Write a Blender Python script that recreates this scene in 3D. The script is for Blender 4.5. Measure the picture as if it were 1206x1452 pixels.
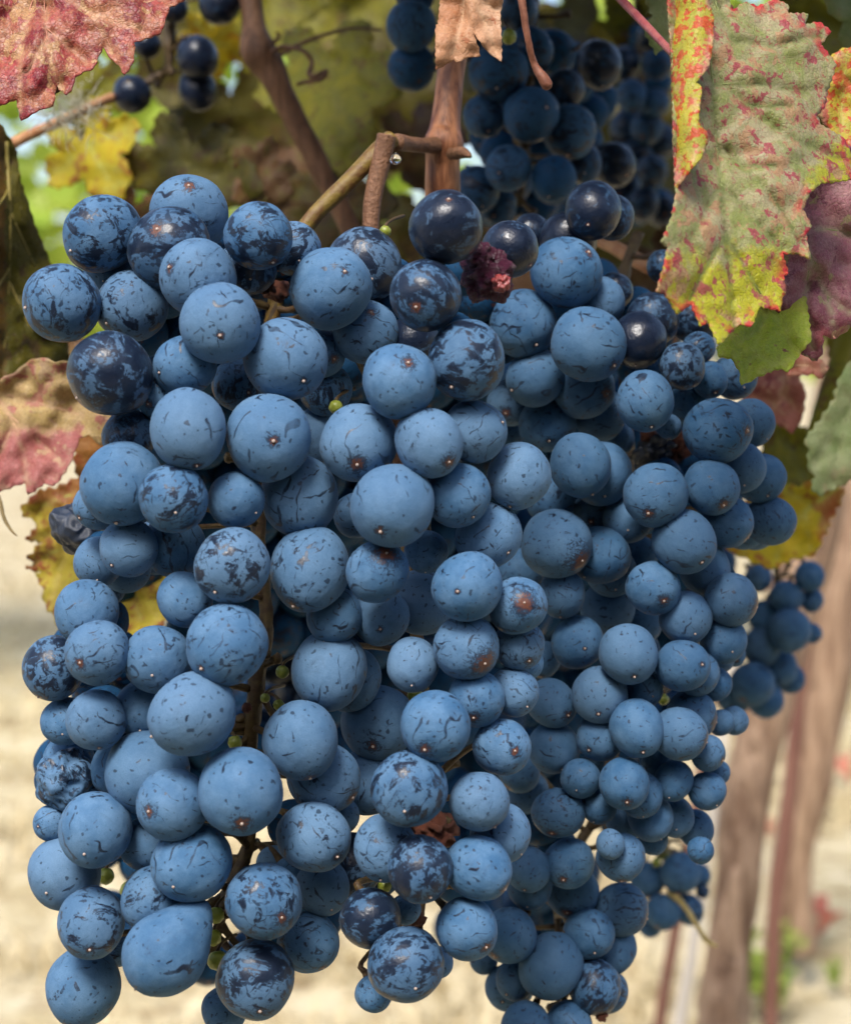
import bpy, bmesh, math, random
from mathutils import Vector, Matrix, Euler, Quaternion, noise
from mathutils.geometry import delaunay_2d_cdt

# ------------------------------------------------------------------ camera, sky, sun, exposure
for o in list(bpy.data.objects):
    bpy.data.objects.remove(o)
scene = bpy.context.scene
COL = scene.collection
W0, H0, FPX = 1206.0, 1452.0, 2500.0          # pixel frame the measurements were taken in
PITCH = math.radians(-5.0)
CAM = Vector((0.0, 0.0, 1.0))
ROT = Euler((math.radians(90) + PITCH, 0, 0)).to_matrix()
cd = bpy.data.cameras.new('camera')
cam = bpy.data.objects.new('camera', cd)
COL.objects.link(cam)
cam.location = CAM
cam.rotation_euler = (math.radians(90) + PITCH, 0, 0)
cd.sensor_fit = 'HORIZONTAL'
cd.sensor_width = 24.0
cd.lens = 24.0 * FPX / W0
cd.clip_start = 0.01
cd.clip_end = 2000.0
cd.dof.use_dof = True
cd.dof.focus_distance = 0.365
cd.dof.aperture_fstop = 14.5
scene.camera = cam

SUN_EL, SUN_AZ = math.radians(53), math.radians(197)      # high, soft, from behind the photographer
world = bpy.data.worlds.new('World')
scene.world = world
world.use_nodes = True
wn = world.node_tree
wn.nodes.clear()
sky = wn.nodes.new('ShaderNodeTexSky')
sky.sky_type = 'NISHITA'
sky.sun_disc = False
sky.sun_elevation = SUN_EL
sky.sun_rotation = SUN_AZ
sky.dust_density = 3.0
bg = wn.nodes.new('ShaderNodeBackground')
bg.inputs['Strength'].default_value = 0.10
wo = wn.nodes.new('ShaderNodeOutputWorld')
wn.links.new(sky.outputs[0], bg.inputs[0])
wn.links.new(bg.outputs[0], wo.inputs[0])
sl = bpy.data.lights.new('sun', 'SUN')
sl.energy = 1.5
sl.angle = math.radians(18)
sl.color = (1.0, 0.97, 0.92)
sun = bpy.data.objects.new('sun', sl)
COL.objects.link(sun)
sd = Vector((math.sin(SUN_AZ) * math.cos(SUN_EL), math.cos(SUN_AZ) * math.cos(SUN_EL), math.sin(SUN_EL)))
sun.rotation_euler = sd.to_track_quat('Z', 'Y').to_euler()
sun.location = (0, 0, 5)
vs = scene.view_settings
vs.view_transform = 'Standard'
vs.look = 'None'
vs.exposure = 1.52
vs.gamma = 1.0
vs.use_curve_mapping = False

cy = scene.cycles
cy.max_bounces = 5; cy.diffuse_bounces = 3; cy.glossy_bounces = 2; cy.transmission_bounces = 4; cy.transparent_max_bounces = 4
cy.caustics_reflective = False; cy.caustics_refractive = False
cy.use_adaptive_sampling = True; cy.adaptive_threshold = 0.02

rnd = random.Random(7)


def P(x, y, t):
    """Point of the place that lies t metres in front of the camera at measured spot x, y."""
    return CAM + ROT @ Vector(((x - W0 / 2) / FPX * t, -(y - H0 / 2) / FPX * t, -t))


def lerp(a, b, k):
    return a + (b - a) * k


# ------------------------------------------------------------------ object helpers
def tag(o, label=None, cat=None, group=None, kind=None):
    if label: o['label'] = label
    if cat: o['category'] = cat
    if group: o['group'] = group
    if kind: o['kind'] = kind
    return o


def empty(name, loc, label, cat, group=None):
    o = bpy.data.objects.new(name, None)
    o.location = loc
    o.empty_display_size = 0.01
    COL.objects.link(o)
    return tag(o, label, cat, group)


def obj(name, me, mat, parent=None, loc=(0, 0, 0)):
    o = bpy.data.objects.new(name, me)
    COL.objects.link(o)
    if mat and not me.materials:
        me.materials.append(mat)
    if parent: o.parent = parent
    o.location = loc
    return o


def smooth(me):
    me.polygons.foreach_set('use_smooth', [True] * len(me.polygons))
    return me


def mesh(name, vs_, fs):
    me = bpy.data.meshes.new(name)
    me.from_pydata([tuple(v) for v in vs_], [], fs)
    me.update()
    return smooth(me)


def catmull(pts, n=6):
    out = []
    k = len(pts)
    for i in range(k - 1):
        p0, p1, p2, p3 = pts[max(i - 1, 0)], pts[i], pts[i + 1], pts[min(i + 2, k - 1)]
        for j in range(n):
            u = j / n
            out.append([0.5 * ((2 * b) + (-a + c) * u + (2 * a - 5 * b + 4 * c - d) * u * u
                        + (-a + 3 * b - 3 * c + d) * u ** 3) for a, b, c, d in zip(p0, p1, p2, p3)])
    out.append(list(pts[-1]))
    return out


def tube(V, F, pts, rough=0.0, sides=10, fine=6, seed=0.0, cap=True):
    """pts: (x, y, z, radius) rows, appended to V and F as a smooth tapered tube."""
    c = catmull(pts, fine) if len(pts) > 2 and fine > 1 else [list(p) for p in pts]
    base = len(V)
    nrm = None
    n = len(c)
    for i, p in enumerate(c):
        a = Vector(c[max(i - 1, 0)][:3]); b = Vector(c[min(i + 1, n - 1)][:3])
        d = (b - a)
        d = d.normalized() if d.length > 1e-9 else Vector((0, 0, 1))
        if nrm is None:
            nrm = d.orthogonal().normalized()
        else:
            nrm = (nrm - d * nrm.dot(d))
            nrm = nrm.normalized() if nrm.length > 1e-9 else d.orthogonal().normalized()
        bn = d.cross(nrm)
        q = Vector(p[:3])
        for s in range(sides):
            an = 2 * math.pi * s / sides
            w = nrm * math.cos(an) + bn * math.sin(an)
            r = p[3]
            if rough:
                r *= 1 + rough * noise.noise(Vector((w.x * 1.7 + seed, w.y * 1.7, w.z * 1.7)) + q / max(p[3], 1e-5) * 0.35)
            V.append(q + w * r)
    for i in range(n - 1):
        for s in range(sides):
            a = base + i * sides + s
            b = base + i * sides + (s + 1) % sides
            F.append((a, b, b + sides, a + sides))
    if cap:
        F.append(tuple(base + s for s in range(sides))[::-1])
        F.append(tuple(base + (n - 1) * sides + s for s in range(sides)))


def pts_px(rows):
    """rows (x, y, t, r_px) measured -> (X, Y, Z, R)"""
    out = []
    for x, y, t, r in rows:
        p = P(x, y, t)
        out.append((p.x, p.y, p.z, r * t / FPX))
    return out


def rel(rows, o):
    return [(a - o.x, b - o.y, c - o.z, r) for a, b, c, r in rows]


# ------------------------------------------------------------------ materials
class NT:
    def __init__(s, name):
        s.m = bpy.data.materials.new(name)
        s.m.use_nodes = True
        s.t = s.m.node_tree
        s.t.nodes.clear()

    def n(s, typ, **kw):
        nd = s.t.nodes.new('ShaderNode' + typ)
        for k, v in kw.items():
            if k == 'ins':
                for kk, vv in v.items():
                    s.put(nd.inputs[kk], vv)
            else:
                setattr(nd, k, v)
        return nd

    def put(s, sock, v):
        if isinstance(v, bpy.types.NodeSocket):
            s.t.links.new(v, sock)
        elif isinstance(v, (tuple, list)) and sock.type == 'RGBA' and len(v) == 3:
            sock.default_value = (*v, 1)
        else:
            sock.default_value = v

    def math(s, op, a, b=0.0, c=0.0, clamp=False):
        nd = s.n('Math', operation=op, use_clamp=clamp)
        s.put(nd.inputs[0], a); s.put(nd.inputs[1], b); s.put(nd.inputs[2], c)
        return nd.outputs[0]

    def vmath(s, op, a, b=(0, 0, 0), scale=None):
        nd = s.n('VectorMath', operation=op)
        s.put(nd.inputs[0], a)
        s.put(nd.inputs[1], b)
        if scale is not None: s.put(nd.inputs[3], scale)
        return nd.outputs['Value'] if op in ('LENGTH', 'DOT_PRODUCT', 'DISTANCE') else nd.outputs[0]

    def mix(s, f, a, b, mode='MIX'):
        nd = s.n('Mix', data_type='RGBA', blend_type=mode)
        nd.clamp_factor = True
        s.put(nd.inputs[0], f); s.put(nd.inputs[6], a); s.put(nd.inputs[7], b)
        return nd.outputs[2]

    def mapr(s, v, a, b, c=0.0, d=1.0, sm=True):
        nd = s.n('MapRange', interpolation_type='SMOOTHSTEP' if sm else 'LINEAR')
        for i, q in enumerate((v, a, b, c, d)): s.put(nd.inputs[i], q)
        return nd.outputs[0]

    def noise(s, vec, scale, detail=3.0, rough=0.55, dist=0.0, out=0):
        nd = s.n('TexNoise')
        s.put(nd.inputs['Vector'], vec)
        s.put(nd.inputs['Scale'], scale); s.put(nd.inputs['Detail'], detail)
        s.put(nd.inputs['Roughness'], rough); s.put(nd.inputs['Distortion'], dist)
        return nd.outputs[out]

    def voro(s, vec, scale, feature='F1', out='Distance', rand=1.0):
        nd = s.n('TexVoronoi', feature=feature)
        s.put(nd.inputs['Vector'], vec)
        s.put(nd.inputs['Scale'], scale)
        s.put(nd.inputs['Randomness'], rand)
        return nd.outputs[out]

    def bump(s, h, strength, dist):
        nd = s.n('Bump')
        s.put(nd.inputs['Height'], h)
        nd.inputs['Strength'].default_value = strength
        nd.inputs['Distance'].default_value = dist
        return nd.outputs[0]

    def done(s, shader):
        o = s.n('OutputMaterial')
        s.t.links.new(shader, o.inputs['Surface'])
        return s.m

    def bsdf(s, **k):
        nd = s.n('BsdfPrincipled')
        for kk, v in k.items():
            s.put(nd.inputs[kk.replace('_', ' ')], v)
        return nd.outputs[0]


def grape_material():
    """dark skin under a waxy bloom that is rubbed off in strokes, patches and specks;
    object colour: r = how much is rubbed, in bunch D painted backlit shade, g = russet round the scar, b = tint, alpha = bloom strength, also lowered to paint shade"""
    k = NT('grape_skin')
    tc = k.n('TexCoord').outputs['Object']
    oi = k.n('ObjectInfo')
    sp = k.n('SeparateColor')
    k.put(sp.inputs[0], oi.outputs['Color'])
    rub, rus, tint = sp.outputs[0], sp.outputs[1], sp.outputs[2]
    off = k.n('CombineXYZ', ins={0: k.math('MULTIPLY', oi.outputs['Random'], 91.0),
                                 1: k.math('MULTIPLY', oi.outputs['Random'], 37.0),
                                 2: k.math('MULTIPLY', tint, 53.0)}).outputs[0]
    v = k.vmath('ADD', tc, off)
    var = k.math('FRACT', k.math('MULTIPLY', oi.outputs['Random'], 13.7))
    gate = k.math('ADD', k.noise(v, 1.45, 2, 0.5), k.math('MULTIPLY_ADD', var, 0.16, -0.10))
    cloud = k.noise(k.vmath('ADD', v, (4.2, 8.1, 0.6)), 1.25, 4, 0.6)
    var2 = k.math('FRACT', k.math('MULTIPLY', oi.outputs['Random'], 29.3))

    def strokes(dirv, wsc, wamt, wid, g, g0, slope):
        """short gently bent scratches lying roughly across dirv"""
        f = k.math('ADD', k.vmath('DOT_PRODUCT', v, dirv), k.math('MULTIPLY', k.noise(v, wsc, 1.5), wamt))
        ad = k.math('ABSOLUTE', k.math('SUBTRACT', k.math('FRACT', f), 0.5))
        w = k.math('MULTIPLY', k.mapr(g, g0 - 0.05, g0 + 0.12, 0.15, 1.0), wid)
        line = k.math('SUBTRACT', 1.0, k.mapr(ad, k.math('MULTIPLY', w, 0.5), w))
        g1 = k.math('SUBTRACT', g0, k.math('MULTIPLY', rub, slope))
        return k.math('MULTIPLY', line, k.mapr(g, g1, k.math('ADD', g1, 0.03)))
    gate2 = k.math('ADD', k.noise(k.vmath('ADD', v, (21, 3, 8)), 2.7, 2, 0.5), k.math('MULTIPLY_ADD', var2, 0.14, -0.08))
    s1 = strokes((1.7, 0.5, 0.9), 1.3, 1.5, 0.10, gate, 0.57, 0.30)
    s2 = strokes((-1.1, 2.3, 1.2), 1.8, 1.3, 0.090, gate2, 0.585, 0.30)
    # rubbed patches with ragged, streaky edge
    p = k.noise(k.vmath('MULTIPLY', v, (1.25, 0.55, 1.25)), 2.2, 6, 0.70, 0.5)
    th = k.math('SUBTRACT', k.math('MULTIPLY_ADD', var2, -0.05, 0.705), k.math('MULTIPLY', rub, 0.36))
    patch = k.mapr(p, th, k.math('ADD', th, 0.06))
    p2 = k.noise(k.vmath('ADD', v, (11, 5, 2)), 6.5, 0.6, 0.5, 0.0)
    th2 = k.math('SUBTRACT', 0.70, k.math('MULTIPLY', rub, 0.14))
    patch2 = k.mapr(p2, th2, k.math('ADD', th2, 0.05))
    m = k.math('MAXIMUM', k.math('MULTIPLY', k.math('MAXIMUM', s1, s2), k.mapr(p, 0.35, 0.6, 0.45, 0.95)), k.math('MAXIMUM', k.math('MULTIPLY', patch, 0.93), k.math('MULTIPLY', patch2, 0.72)))
    # russet round the scar at the free end (local -Z)
    dist = k.vmath('DISTANCE', tc, (0, 0, -1.0))
    rn = k.math('MULTIPLY_ADD', k.noise(v, 7, 2, 0.7, 1.5), 1.9, -0.42)
    rr = k.math('MULTIPLY', rus, k.math('MAXIMUM', rn, 0.02))
    russ = k.math('SUBTRACT', 1.0, k.mapr(dist, k.math('MULTIPLY', rr, 0.45), rr))
    ring = k.math('SUBTRACT', 1.0, k.mapr(dist, rr, k.math('MULTIPLY', rr, 1.9)))
    m = k.math('MAXIMUM', m, k.math('MULTIPLY', ring, 0.8))
    # bloom colour: cloudy, thinner in smudges
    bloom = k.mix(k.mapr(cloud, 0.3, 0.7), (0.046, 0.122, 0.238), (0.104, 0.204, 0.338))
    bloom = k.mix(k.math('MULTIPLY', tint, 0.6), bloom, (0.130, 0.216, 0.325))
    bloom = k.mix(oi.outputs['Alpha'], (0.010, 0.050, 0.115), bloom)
    fine = k.noise(v, 34, 2, 0.6)
    bloom = k.mix(k.mapr(fine, 0.35, 0.75, 0.0, 0.22), bloom, (0.022, 0.062, 0.125))
    smudge = k.math('MULTIPLY', k.mapr(p, 0.50, 0.68), k.math('MULTIPLY_ADD', rub, 0.9, 0.10), clamp=True)
    thin = k.math('MAXIMUM', k.mapr(rub, 0.3, 1.0, 0.0, 0.75), smudge)
    bloom = k.mix(thin, bloom, (0.009, 0.022, 0.052))
    skin = k.mix(fine, (0.004, 0.008, 0.021), (0.008, 0.011, 0.024))
    col = k.mix(m, bloom, skin)
    col = k.mix(k.math('MULTIPLY', russ, 0.9), col, k.mix(fine, (0.07, 0.022, 0.016), (0.17, 0.065, 0.032)))
    rough = k.math('SUBTRACT', 0.66, k.math('MULTIPLY', m, 0.30))
    rough = k.math('SUBTRACT', rough, k.math('MULTIPLY', thin, 0.14))
    bs = k.bsdf(Base_Color=col, Roughness=rough, Specular_IOR_Level=k.math('MAXIMUM', k.math('MULTIPLY', m, 0.35), k.math('MULTIPLY_ADD', thin, 0.4, 0.08)),
                Sheen_Weight=0.03,
                Sheen_Roughness=0.3, Sheen_Tint=(0.75, 0.86, 1.0),
                Normal=k.bump(k.noise(tc, 3.0, 3), 0.22, 0.0012))
    return k.done(bs)


def simple(name, ca, cb, scale=60.0, rough=0.6, detail=4, bump=0.3, stretch=(1, 1, 1), spec=0.4, bdist=0.001, trans=0.0):
    k = NT(name)
    tc = k.n('TexCoord').outputs['Object']
    v = k.vmath('MULTIPLY', tc, stretch)
    f = k.mapr(k.noise(v, scale, detail, 0.65, 0.4), 0.32, 0.68)
    col = k.mix(f, ca, cb)
    col = k.mix(k.mapr(k.noise(v, scale * 4.5, 3), 0.55, 0.75, 0, 0.5), col, tuple(c * 0.35 for c in ca))
    b = k.bsdf(Base_Color=col, Roughness=rough, Specular_IOR_Level=spec,
               Normal=k.bump(k.noise(v, scale * 2.2, 4), bump, bdist))
    if trans:
        t = k.n('BsdfTranslucent', ins={0: col}).outputs[0]
        b = k.n('MixShader', ins={0: trans, 1: b, 2: t}).outputs[0]
    return k.done(b)


def leaf_material(name, a, b, zone, tan, spot, vein, edge, tan_th=0.62, spot_th=0.62, spot_sc=150.0, sc=60.0,
                  trans=0.25, mott=0.5, edge_amt=0.5, rough=0.5, vein_amt=0.6, zone_spot=0.0, speck=0.3):
    k = NT(name)
    v = k.n('TexCoord').outputs['Object']
    at = lambda s: k.n('Attribute', attribute_name=s).outputs['Fac']
    va, ea, za = at('vein'), at('edge'), at('zone')
    za = k.mapr(k.math('ADD', za, k.math('MULTIPLY_ADD', k.noise(v, 150, 6, 0.65), 1.6, -0.8)), 0.3, 0.7)
    col = k.mix(k.mapr(k.noise(v, sc * 2.4, 6, 0.7, 0.6), 0.33, 0.67), a, b)
    col = k.mix(za, col, zone)
    # dry patches bounded like the net of the veins
    cell = k.n('SeparateColor', ins={0: k.voro(k.vmath('ADD', v, k.vmath('SCALE', k.noise(v, 500, 2, out=1), scale=0.0015)), 480, 'F1', 'Color')})
    tm = k.math('ADD', k.noise(v, sc * 2.2, 4), k.math('MULTIPLY_ADD', cell.outputs[0], 0.18, -0.09))
    tm = k.mapr(tm, tan_th, tan_th + 0.035)
    col = k.mix(k.math('MULTIPLY', tm, 0.85), col, tan)
    sm = k.math('ADD', k.noise(k.vmath('ADD', v, (3, 1, 2)), k.math('MULTIPLY', spot_sc, 2.3), 4, 0.62), k.math('MULTIPLY_ADD', cell.outputs[1], 0.14, -0.07))
    sth = k.math('SUBTRACT', spot_th, k.math('MULTIPLY', za, zone_spot))
    sm = k.mapr(sm, sth, k.math('ADD', sth, 0.05))
    col = k.mix(k.math('MULTIPLY', sm, 0.88), col, spot)
    sp1 = k.mapr(k.noise(k.vmath('ADD', v, (9, 2, 7)), 850, 4, 0.68), 0.555, 0.64)
    col = k.mix(k.math('MULTIPLY', sp1, speck), col, k.mix(0.35, spot, col))
    # fine net of veins and mottling
    net = k.math('SUBTRACT', 1.0, k.mapr(k.voro(v, 900, 'DISTANCE_TO_EDGE'), 0.0, 0.11))
    col = k.mix(k.math('MULTIPLY', net, 0.10), col, vein)
    mt = k.mapr(k.noise(v, 2000, 4, 0.72), 0.38, 0.66)
    col = k.mix(k.math('MULTIPLY', mt, mott), col, k.mix(1.0, col, (0.42, 0.36, 0.34), 'MULTIPLY'))
    lt = k.mapr(k.noise(k.vmath('ADD', v, (5, 5, 5)), 1100, 4, 0.72), 0.54, 0.68)
    col = k.mix(k.math('MULTIPLY', lt, mott * 0.5), col, k.mix(0.5, col, (0.65, 0.58, 0.45)))
    en = k.math('MULTIPLY', ea, k.mapr(k.noise(v, 260, 4), 0.50, 0.60))
    col = k.mix(k.math('MULTIPLY', en, edge_amt), col, edge)
    col = k.mix(k.math('MULTIPLY', va, vein_amt), col, vein)
    h = k.math('ADD', k.math('MULTIPLY', k.noise(v, 420, 5, 0.6), 0.6), k.math('MULTIPLY', net, -0.10))
    bs = k.bsdf(Base_Color=col, Roughness=rough, Specular_IOR_Level=0.35, Normal=k.bump(h, 0.75, 0.0009))
    tr = k.n('BsdfTranslucent', ins={0: k.mix(0.4, col, k.mix(1.0, col, (1.0, 0.95, 0.5), 'MULTIPLY'))}).outputs[0]
    return k.done(k.n('MixShader', ins={0: trans, 1: bs, 2: tr}).outputs[0])


M_GRAPE = grape_material()
M_SCAR = simple('blossom_scar', (0.36, 0.26, 0.20), (0.56, 0.46, 0.40), 90, 0.4, spec=0.5)  # scar nub, its pale colour also paints the white highlight dot
M_RACHIS = simple('bunch_stalk', (0.050, 0.024, 0.009), (0.085, 0.055, 0.014), 500, 0.6)
M_OLIVE = simple('olive_stalk', (0.20, 0.135, 0.022), (0.12, 0.055, 0.015), 420, 0.55)
M_BROWN = simple('brown_stalk', (0.12, 0.052, 0.022), (0.21, 0.10, 0.05), 700, 0.6, bump=0.6)
M_CANE = simple('cane_bark', (0.10, 0.026, 0.010), (0.40, 0.17, 0.075), 330, 0.5, stretch=(1, 1, 0.10), bump=0.6)
M_CANE2 = simple('old_cane_bark', (0.085, 0.036, 0.014), (0.20, 0.10, 0.05), 260, 0.7, stretch=(1, 1, 0.14), bump=0.6)
M_TAN = simple('dry_petiole', (0.34, 0.14, 0.06), (0.46, 0.24, 0.11), 300, 0.6)
M_RED_PET = simple('red_petiole', (0.22, 0.035, 0.045), (0.32, 0.10, 0.09), 200, 0.5)
M_GREENB = simple('green_berry', (0.15, 0.18, 0.02), (0.26, 0.29, 0.045), 300, 0.35, bump=0.1)
M_RAISIN = simple('shrivelled_skin', (0.010, 0.013, 0.024), (0.030, 0.045, 0.075), 180, 0.35, spec=0.6)
M_BURST = simple('burst_skin', (0.06, 0.006, 0.028), (0.21, 0.05, 0.10), 380, 0.22, spec=0.8, bump=0.9)
M_FLESH = simple('red_flesh', (0.20, 0.015, 0.02), (0.34, 0.06, 0.05), 400, 0.2, spec=0.8)
M_CRUST = simple('dried_stalk_end', (0.10, 0.022, 0.012), (0.23, 0.08, 0.04), 500, 0.6, bump=0.8)
M_TRUNK = simple('vine_bark', (0.17, 0.095, 0.055), (0.42, 0.28, 0.18), 60, 0.85, stretch=(1, 1, 0.12), bump=0.8, bdist=0.02)
M_STAKE = simple('red_brown_stake', (0.11, 0.042, 0.028), (0.20, 0.095, 0.065), 25, 0.7, stretch=(1, 1, 0.1))
M_PALE = simple('weathered_pale_wood', (0.38, 0.34, 0.29), (0.55, 0.51, 0.46), 25, 0.8, stretch=(1, 1, 0.1))
M_STRAW = simple('dry_grass', (0.46, 0.36, 0.19), (0.66, 0.56, 0.36), 6, 0.8)
M_WEED = simple('weed_leaf', (0.16, 0.24, 0.03), (0.30, 0.36, 0.06), 40, 0.6, trans=0.3)
M_FALLEN = simple('fallen_leaf', (0.50, 0.13, 0.09), (0.55, 0.22, 0.15), 30, 0.6, trans=0.2)
M_FAR = simple('far_vine_leaf', (0.24, 0.38, 0.03), (0.50, 0.56, 0.09), 2.5, 0.5, trans=0.5)
M_WEB = simple('cobweb', (0.5, 0.47, 0.36), (0.66, 0.64, 0.52), 300, 0.9, trans=0.4)

L_MAIN = leaf_material('spotted_leaf', (0.25, 0.285, 0.075), (0.41, 0.35, 0.205), (0.42, 0.41, 0.02), (0.44, 0.25, 0.13), (0.34, 0.045, 0.07),
                       (0.12, 0.15, 0.035), (0.50, 0.012, 0.03), tan_th=0.575, spot_th=0.58, spot_sc=135, sc=55, mott=0.34, edge_amt=0.9,
                       zone_spot=0.035, trans=0.25, speck=0.75, vein_amt=0.75)
L_FLAP = leaf_material('yellow_leaf_red_specks', (0.44, 0.38, 0.03), (0.34, 0.33, 0.04), (0.46, 0.34, 0.03), (0.42, 0.22, 0.08), (0.48, 0.03, 0.012),
                       (0.40, 0.36, 0.10), (0.62, 0.30, 0.25), tan_th=0.68, spot_th=0.495, spot_sc=260, sc=90, mott=0.25, edge_amt=0.6, trans=0.2)
L_PURPLE = leaf_material('purple_leaf', (0.29, 0.09, 0.12), (0.38, 0.20, 0.19), (0.21, 0.055, 0.075), (0.32, 0.27, 0.12), (0.15, 0.02, 0.05),
                         (0.34, 0.34, 0.18), (0.42, 0.10, 0.10), tan_th=0.58, spot_th=0.58, spot_sc=70, mott=0.45)
L_GREEN = leaf_material('green_lobe', (0.38, 0.44, 0.03), (0.26, 0.35, 0.02), (0.36, 0.38, 0.03), (0.30, 0.20, 0.05), (0.18, 0.035, 0.03),
                        (0.38, 0.42, 0.08), (0.48, 0.40, 0.16), tan_th=0.66, spot_th=0.63, spot_sc=70, mott=0.3, edge_amt=0.3)
L_REDB = leaf_material('dull_red_leaf', (0.27, 0.075, 0.055), (0.34, 0.13, 0.095), (0.36, 0.12, 0.08), (0.42, 0.24, 0.15), (0.17, 0.025, 0.03),
                       (0.36, 0.20, 0.10), (0.45, 0.26, 0.16), spot_th=0.6, spot_sc=90)
L_PALEG = leaf_material('pale_green_leaf', (0.28, 0.36, 0.13), (0.38, 0.42, 0.20), (0.30, 0.36, 0.10), (0.42, 0.38, 0.2), (0.30, 0.22, 0.08),
                        (0.46, 0.48, 0.26), (0.44, 0.40, 0.2), tan_th=0.64, spot_th=0.7, mott=0.3, trans=0.35)
L_YELLOW = leaf_material('yellow_leaf', (0.64, 0.50, 0.015), (0.55, 0.48, 0.02), (0.46, 0.28, 0.08), (0.40, 0.17, 0.04), (0.42, 0.07, 0.03),
                         (0.50, 0.46, 0.10), (0.34, 0.07, 0.02), tan_th=0.63, spot_th=0.66, spot_sc=90, mott=0.2, edge_amt=0.7, trans=0.5)
L_YBROWN = leaf_material('yellow_brown_leaf', (0.48, 0.40, 0.03), (0.52, 0.38, 0.05), (0.30, 0.12, 0.022), (0.28, 0.11, 0.03), (0.34, 0.04, 0.025),
                         (0.50, 0.40, 0.12), (0.24, 0.05, 0.012), tan_th=0.60, spot_th=0.62, spot_sc=70, mott=0.3, edge_amt=0.95, trans=0.3)
L_PINK = leaf_material('pink_tan_leaf', (0.54, 0.38, 0.18), (0.48, 0.34, 0.12), (0.42, 0.13, 0.12), (0.52, 0.36, 0.21), (0.42, 0.13, 0.11),
                       (0.50, 0.32, 0.19), (0.55, 0.40, 0.26), tan_th=0.60, spot_th=0.57, spot_sc=75, sc=50, mott=0.5)
L_RED = leaf_material('red_leaf', (0.44, 0.19, 0.085), (0.22, 0.022, 0.03), (0.36, 0.05, 0.05), (0.46, 0.26, 0.11), (0.20, 0.010, 0.022),
                      (0.52, 0.32, 0.17), (0.34, 0.05, 0.04), tan_th=0.56, spot_th=0.55, spot_sc=60, sc=42, mott=0.7, trans=0.12, speck=0.6, rough=0.4)
L_DRY = leaf_material('dry_orange_leaf', (0.56, 0.30, 0.16), (0.52, 0.25, 0.12), (0.58, 0.34, 0.20), (0.42, 0.17, 0.07), (0.44, 0.15, 0.06),
                      (0.62, 0.42, 0.26), (0.50, 0.26, 0.14), spot_th=0.62, mott=0.35)
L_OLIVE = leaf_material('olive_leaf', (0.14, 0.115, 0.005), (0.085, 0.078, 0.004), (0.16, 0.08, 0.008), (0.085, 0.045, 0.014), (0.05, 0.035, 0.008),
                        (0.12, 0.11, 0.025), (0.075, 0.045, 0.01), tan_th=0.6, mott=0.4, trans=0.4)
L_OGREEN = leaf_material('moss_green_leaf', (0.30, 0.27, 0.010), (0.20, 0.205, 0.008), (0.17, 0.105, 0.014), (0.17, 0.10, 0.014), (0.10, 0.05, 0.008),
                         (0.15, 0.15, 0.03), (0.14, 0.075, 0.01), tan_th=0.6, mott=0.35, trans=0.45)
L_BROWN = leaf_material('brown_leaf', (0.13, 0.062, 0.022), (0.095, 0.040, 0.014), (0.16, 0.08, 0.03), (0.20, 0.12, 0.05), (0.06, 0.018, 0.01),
                        (0.17, 0.10, 0.04), (0.10, 0.05, 0.02), mott=0.5, trans=0.15)

# ------------------------------------------------------------------ the ground and what stands far behind
def ground():
    n = 60
    V, F = [], []
    rows = [-3 + i * 0.35 for i in range(40)] + [11 + 2 ** (i * 0.55) for i in range(18)]
    cols = [-260, -80, -30, -14] + [-7 + i * 0.4 for i in range(36)] + [14, 30, 80, 260]
    for y in rows:
        for x in cols:
            z = 0.035 * noise.noise(Vector((x * 0.9, y * 0.9, 0))) + 0.02 * noise.noise(Vector((x * 2.7, y * 2.7, 4)))
            V.append((x, y, z))
    w = len(cols)
    for j in range(len(rows) - 1):
        for i in range(w - 1):
            F.append((j * w + i, j * w + i + 1, (j + 1) * w + i + 1, (j + 1) * w + i))
    k = NT('dry_ground')
    v = k.n('TexCoord').outputs['Object']
    c = k.mix(k.mapr(k.noise(v, 5.0, 6, 0.7), 0.35, 0.65), (0.38, 0.305, 0.17), (0.53, 0.455, 0.305))
    c = k.mix(k.mapr(k.noise(v, 11, 5, 0.75), 0.50, 0.64), c, (0.23, 0.16, 0.08))
    c = k.mix(k.mapr(k.noise(v, 16, 3, 0.7), 0.58, 0.72, 0, 0.8), c, (0.72, 0.64, 0.47))
    m = k.done(k.bsdf(Base_Color=c, Roughness=0.9, Specular_IOR_Level=0.1, Normal=k.bump(k.noise(v, 30, 5), 0.7, 0.02)))
    o = obj('ground', mesh('ground', V, F), m)
    tag(o, 'pale dry ground under the vines', kind='structure')
    # dry grass lying and standing on it
    r = random.Random(3)
    V, F = [], []
    for i in range(26000):
        d = 1.9 + 7.5 * r.random() ** 1.6
        x = r.uniform(-0.30, 0.30) * d
        z = 0.035 * noise.noise(Vector((x * 0.9, d * 0.9, 0))) + 0.02 * noise.noise(Vector((x * 2.7, d * 2.7, 4)))
        if noise.noise(Vector((x * 2.2, d * 2.2, 9))) < -0.12: continue
        a = r.uniform(0, 6.28); l = r.uniform(0.03, 0.13); up = r.uniform(0.0, 0.85)
        u = Vector((math.cos(a), math.sin(a), 0)); s = Vector((-u.y, u.x, 0)) * r.uniform(0.0012, 0.003)
        b = Vector((x, d, z)); tp = b + u * l * (1 - up * 0.5) + Vector((0, 0, l * up))
        md = b.lerp(tp, 0.5) + Vector((0, 0, l * 0.18))
        q = len(V)
        V += [b - s, b + s, md + s * 0.8, md - s * 0.8, tp]
        F += [(q, q + 1, q + 2, q + 3), (q + 3, q + 2, q + 4)]
    g = obj('dry_grass', mesh('dry_grass', V, F), M_STRAW)
    tag(g, 'straw coloured dry grass covering the ground behind the bunches', 'grass', kind='stuff')


ground()


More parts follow.
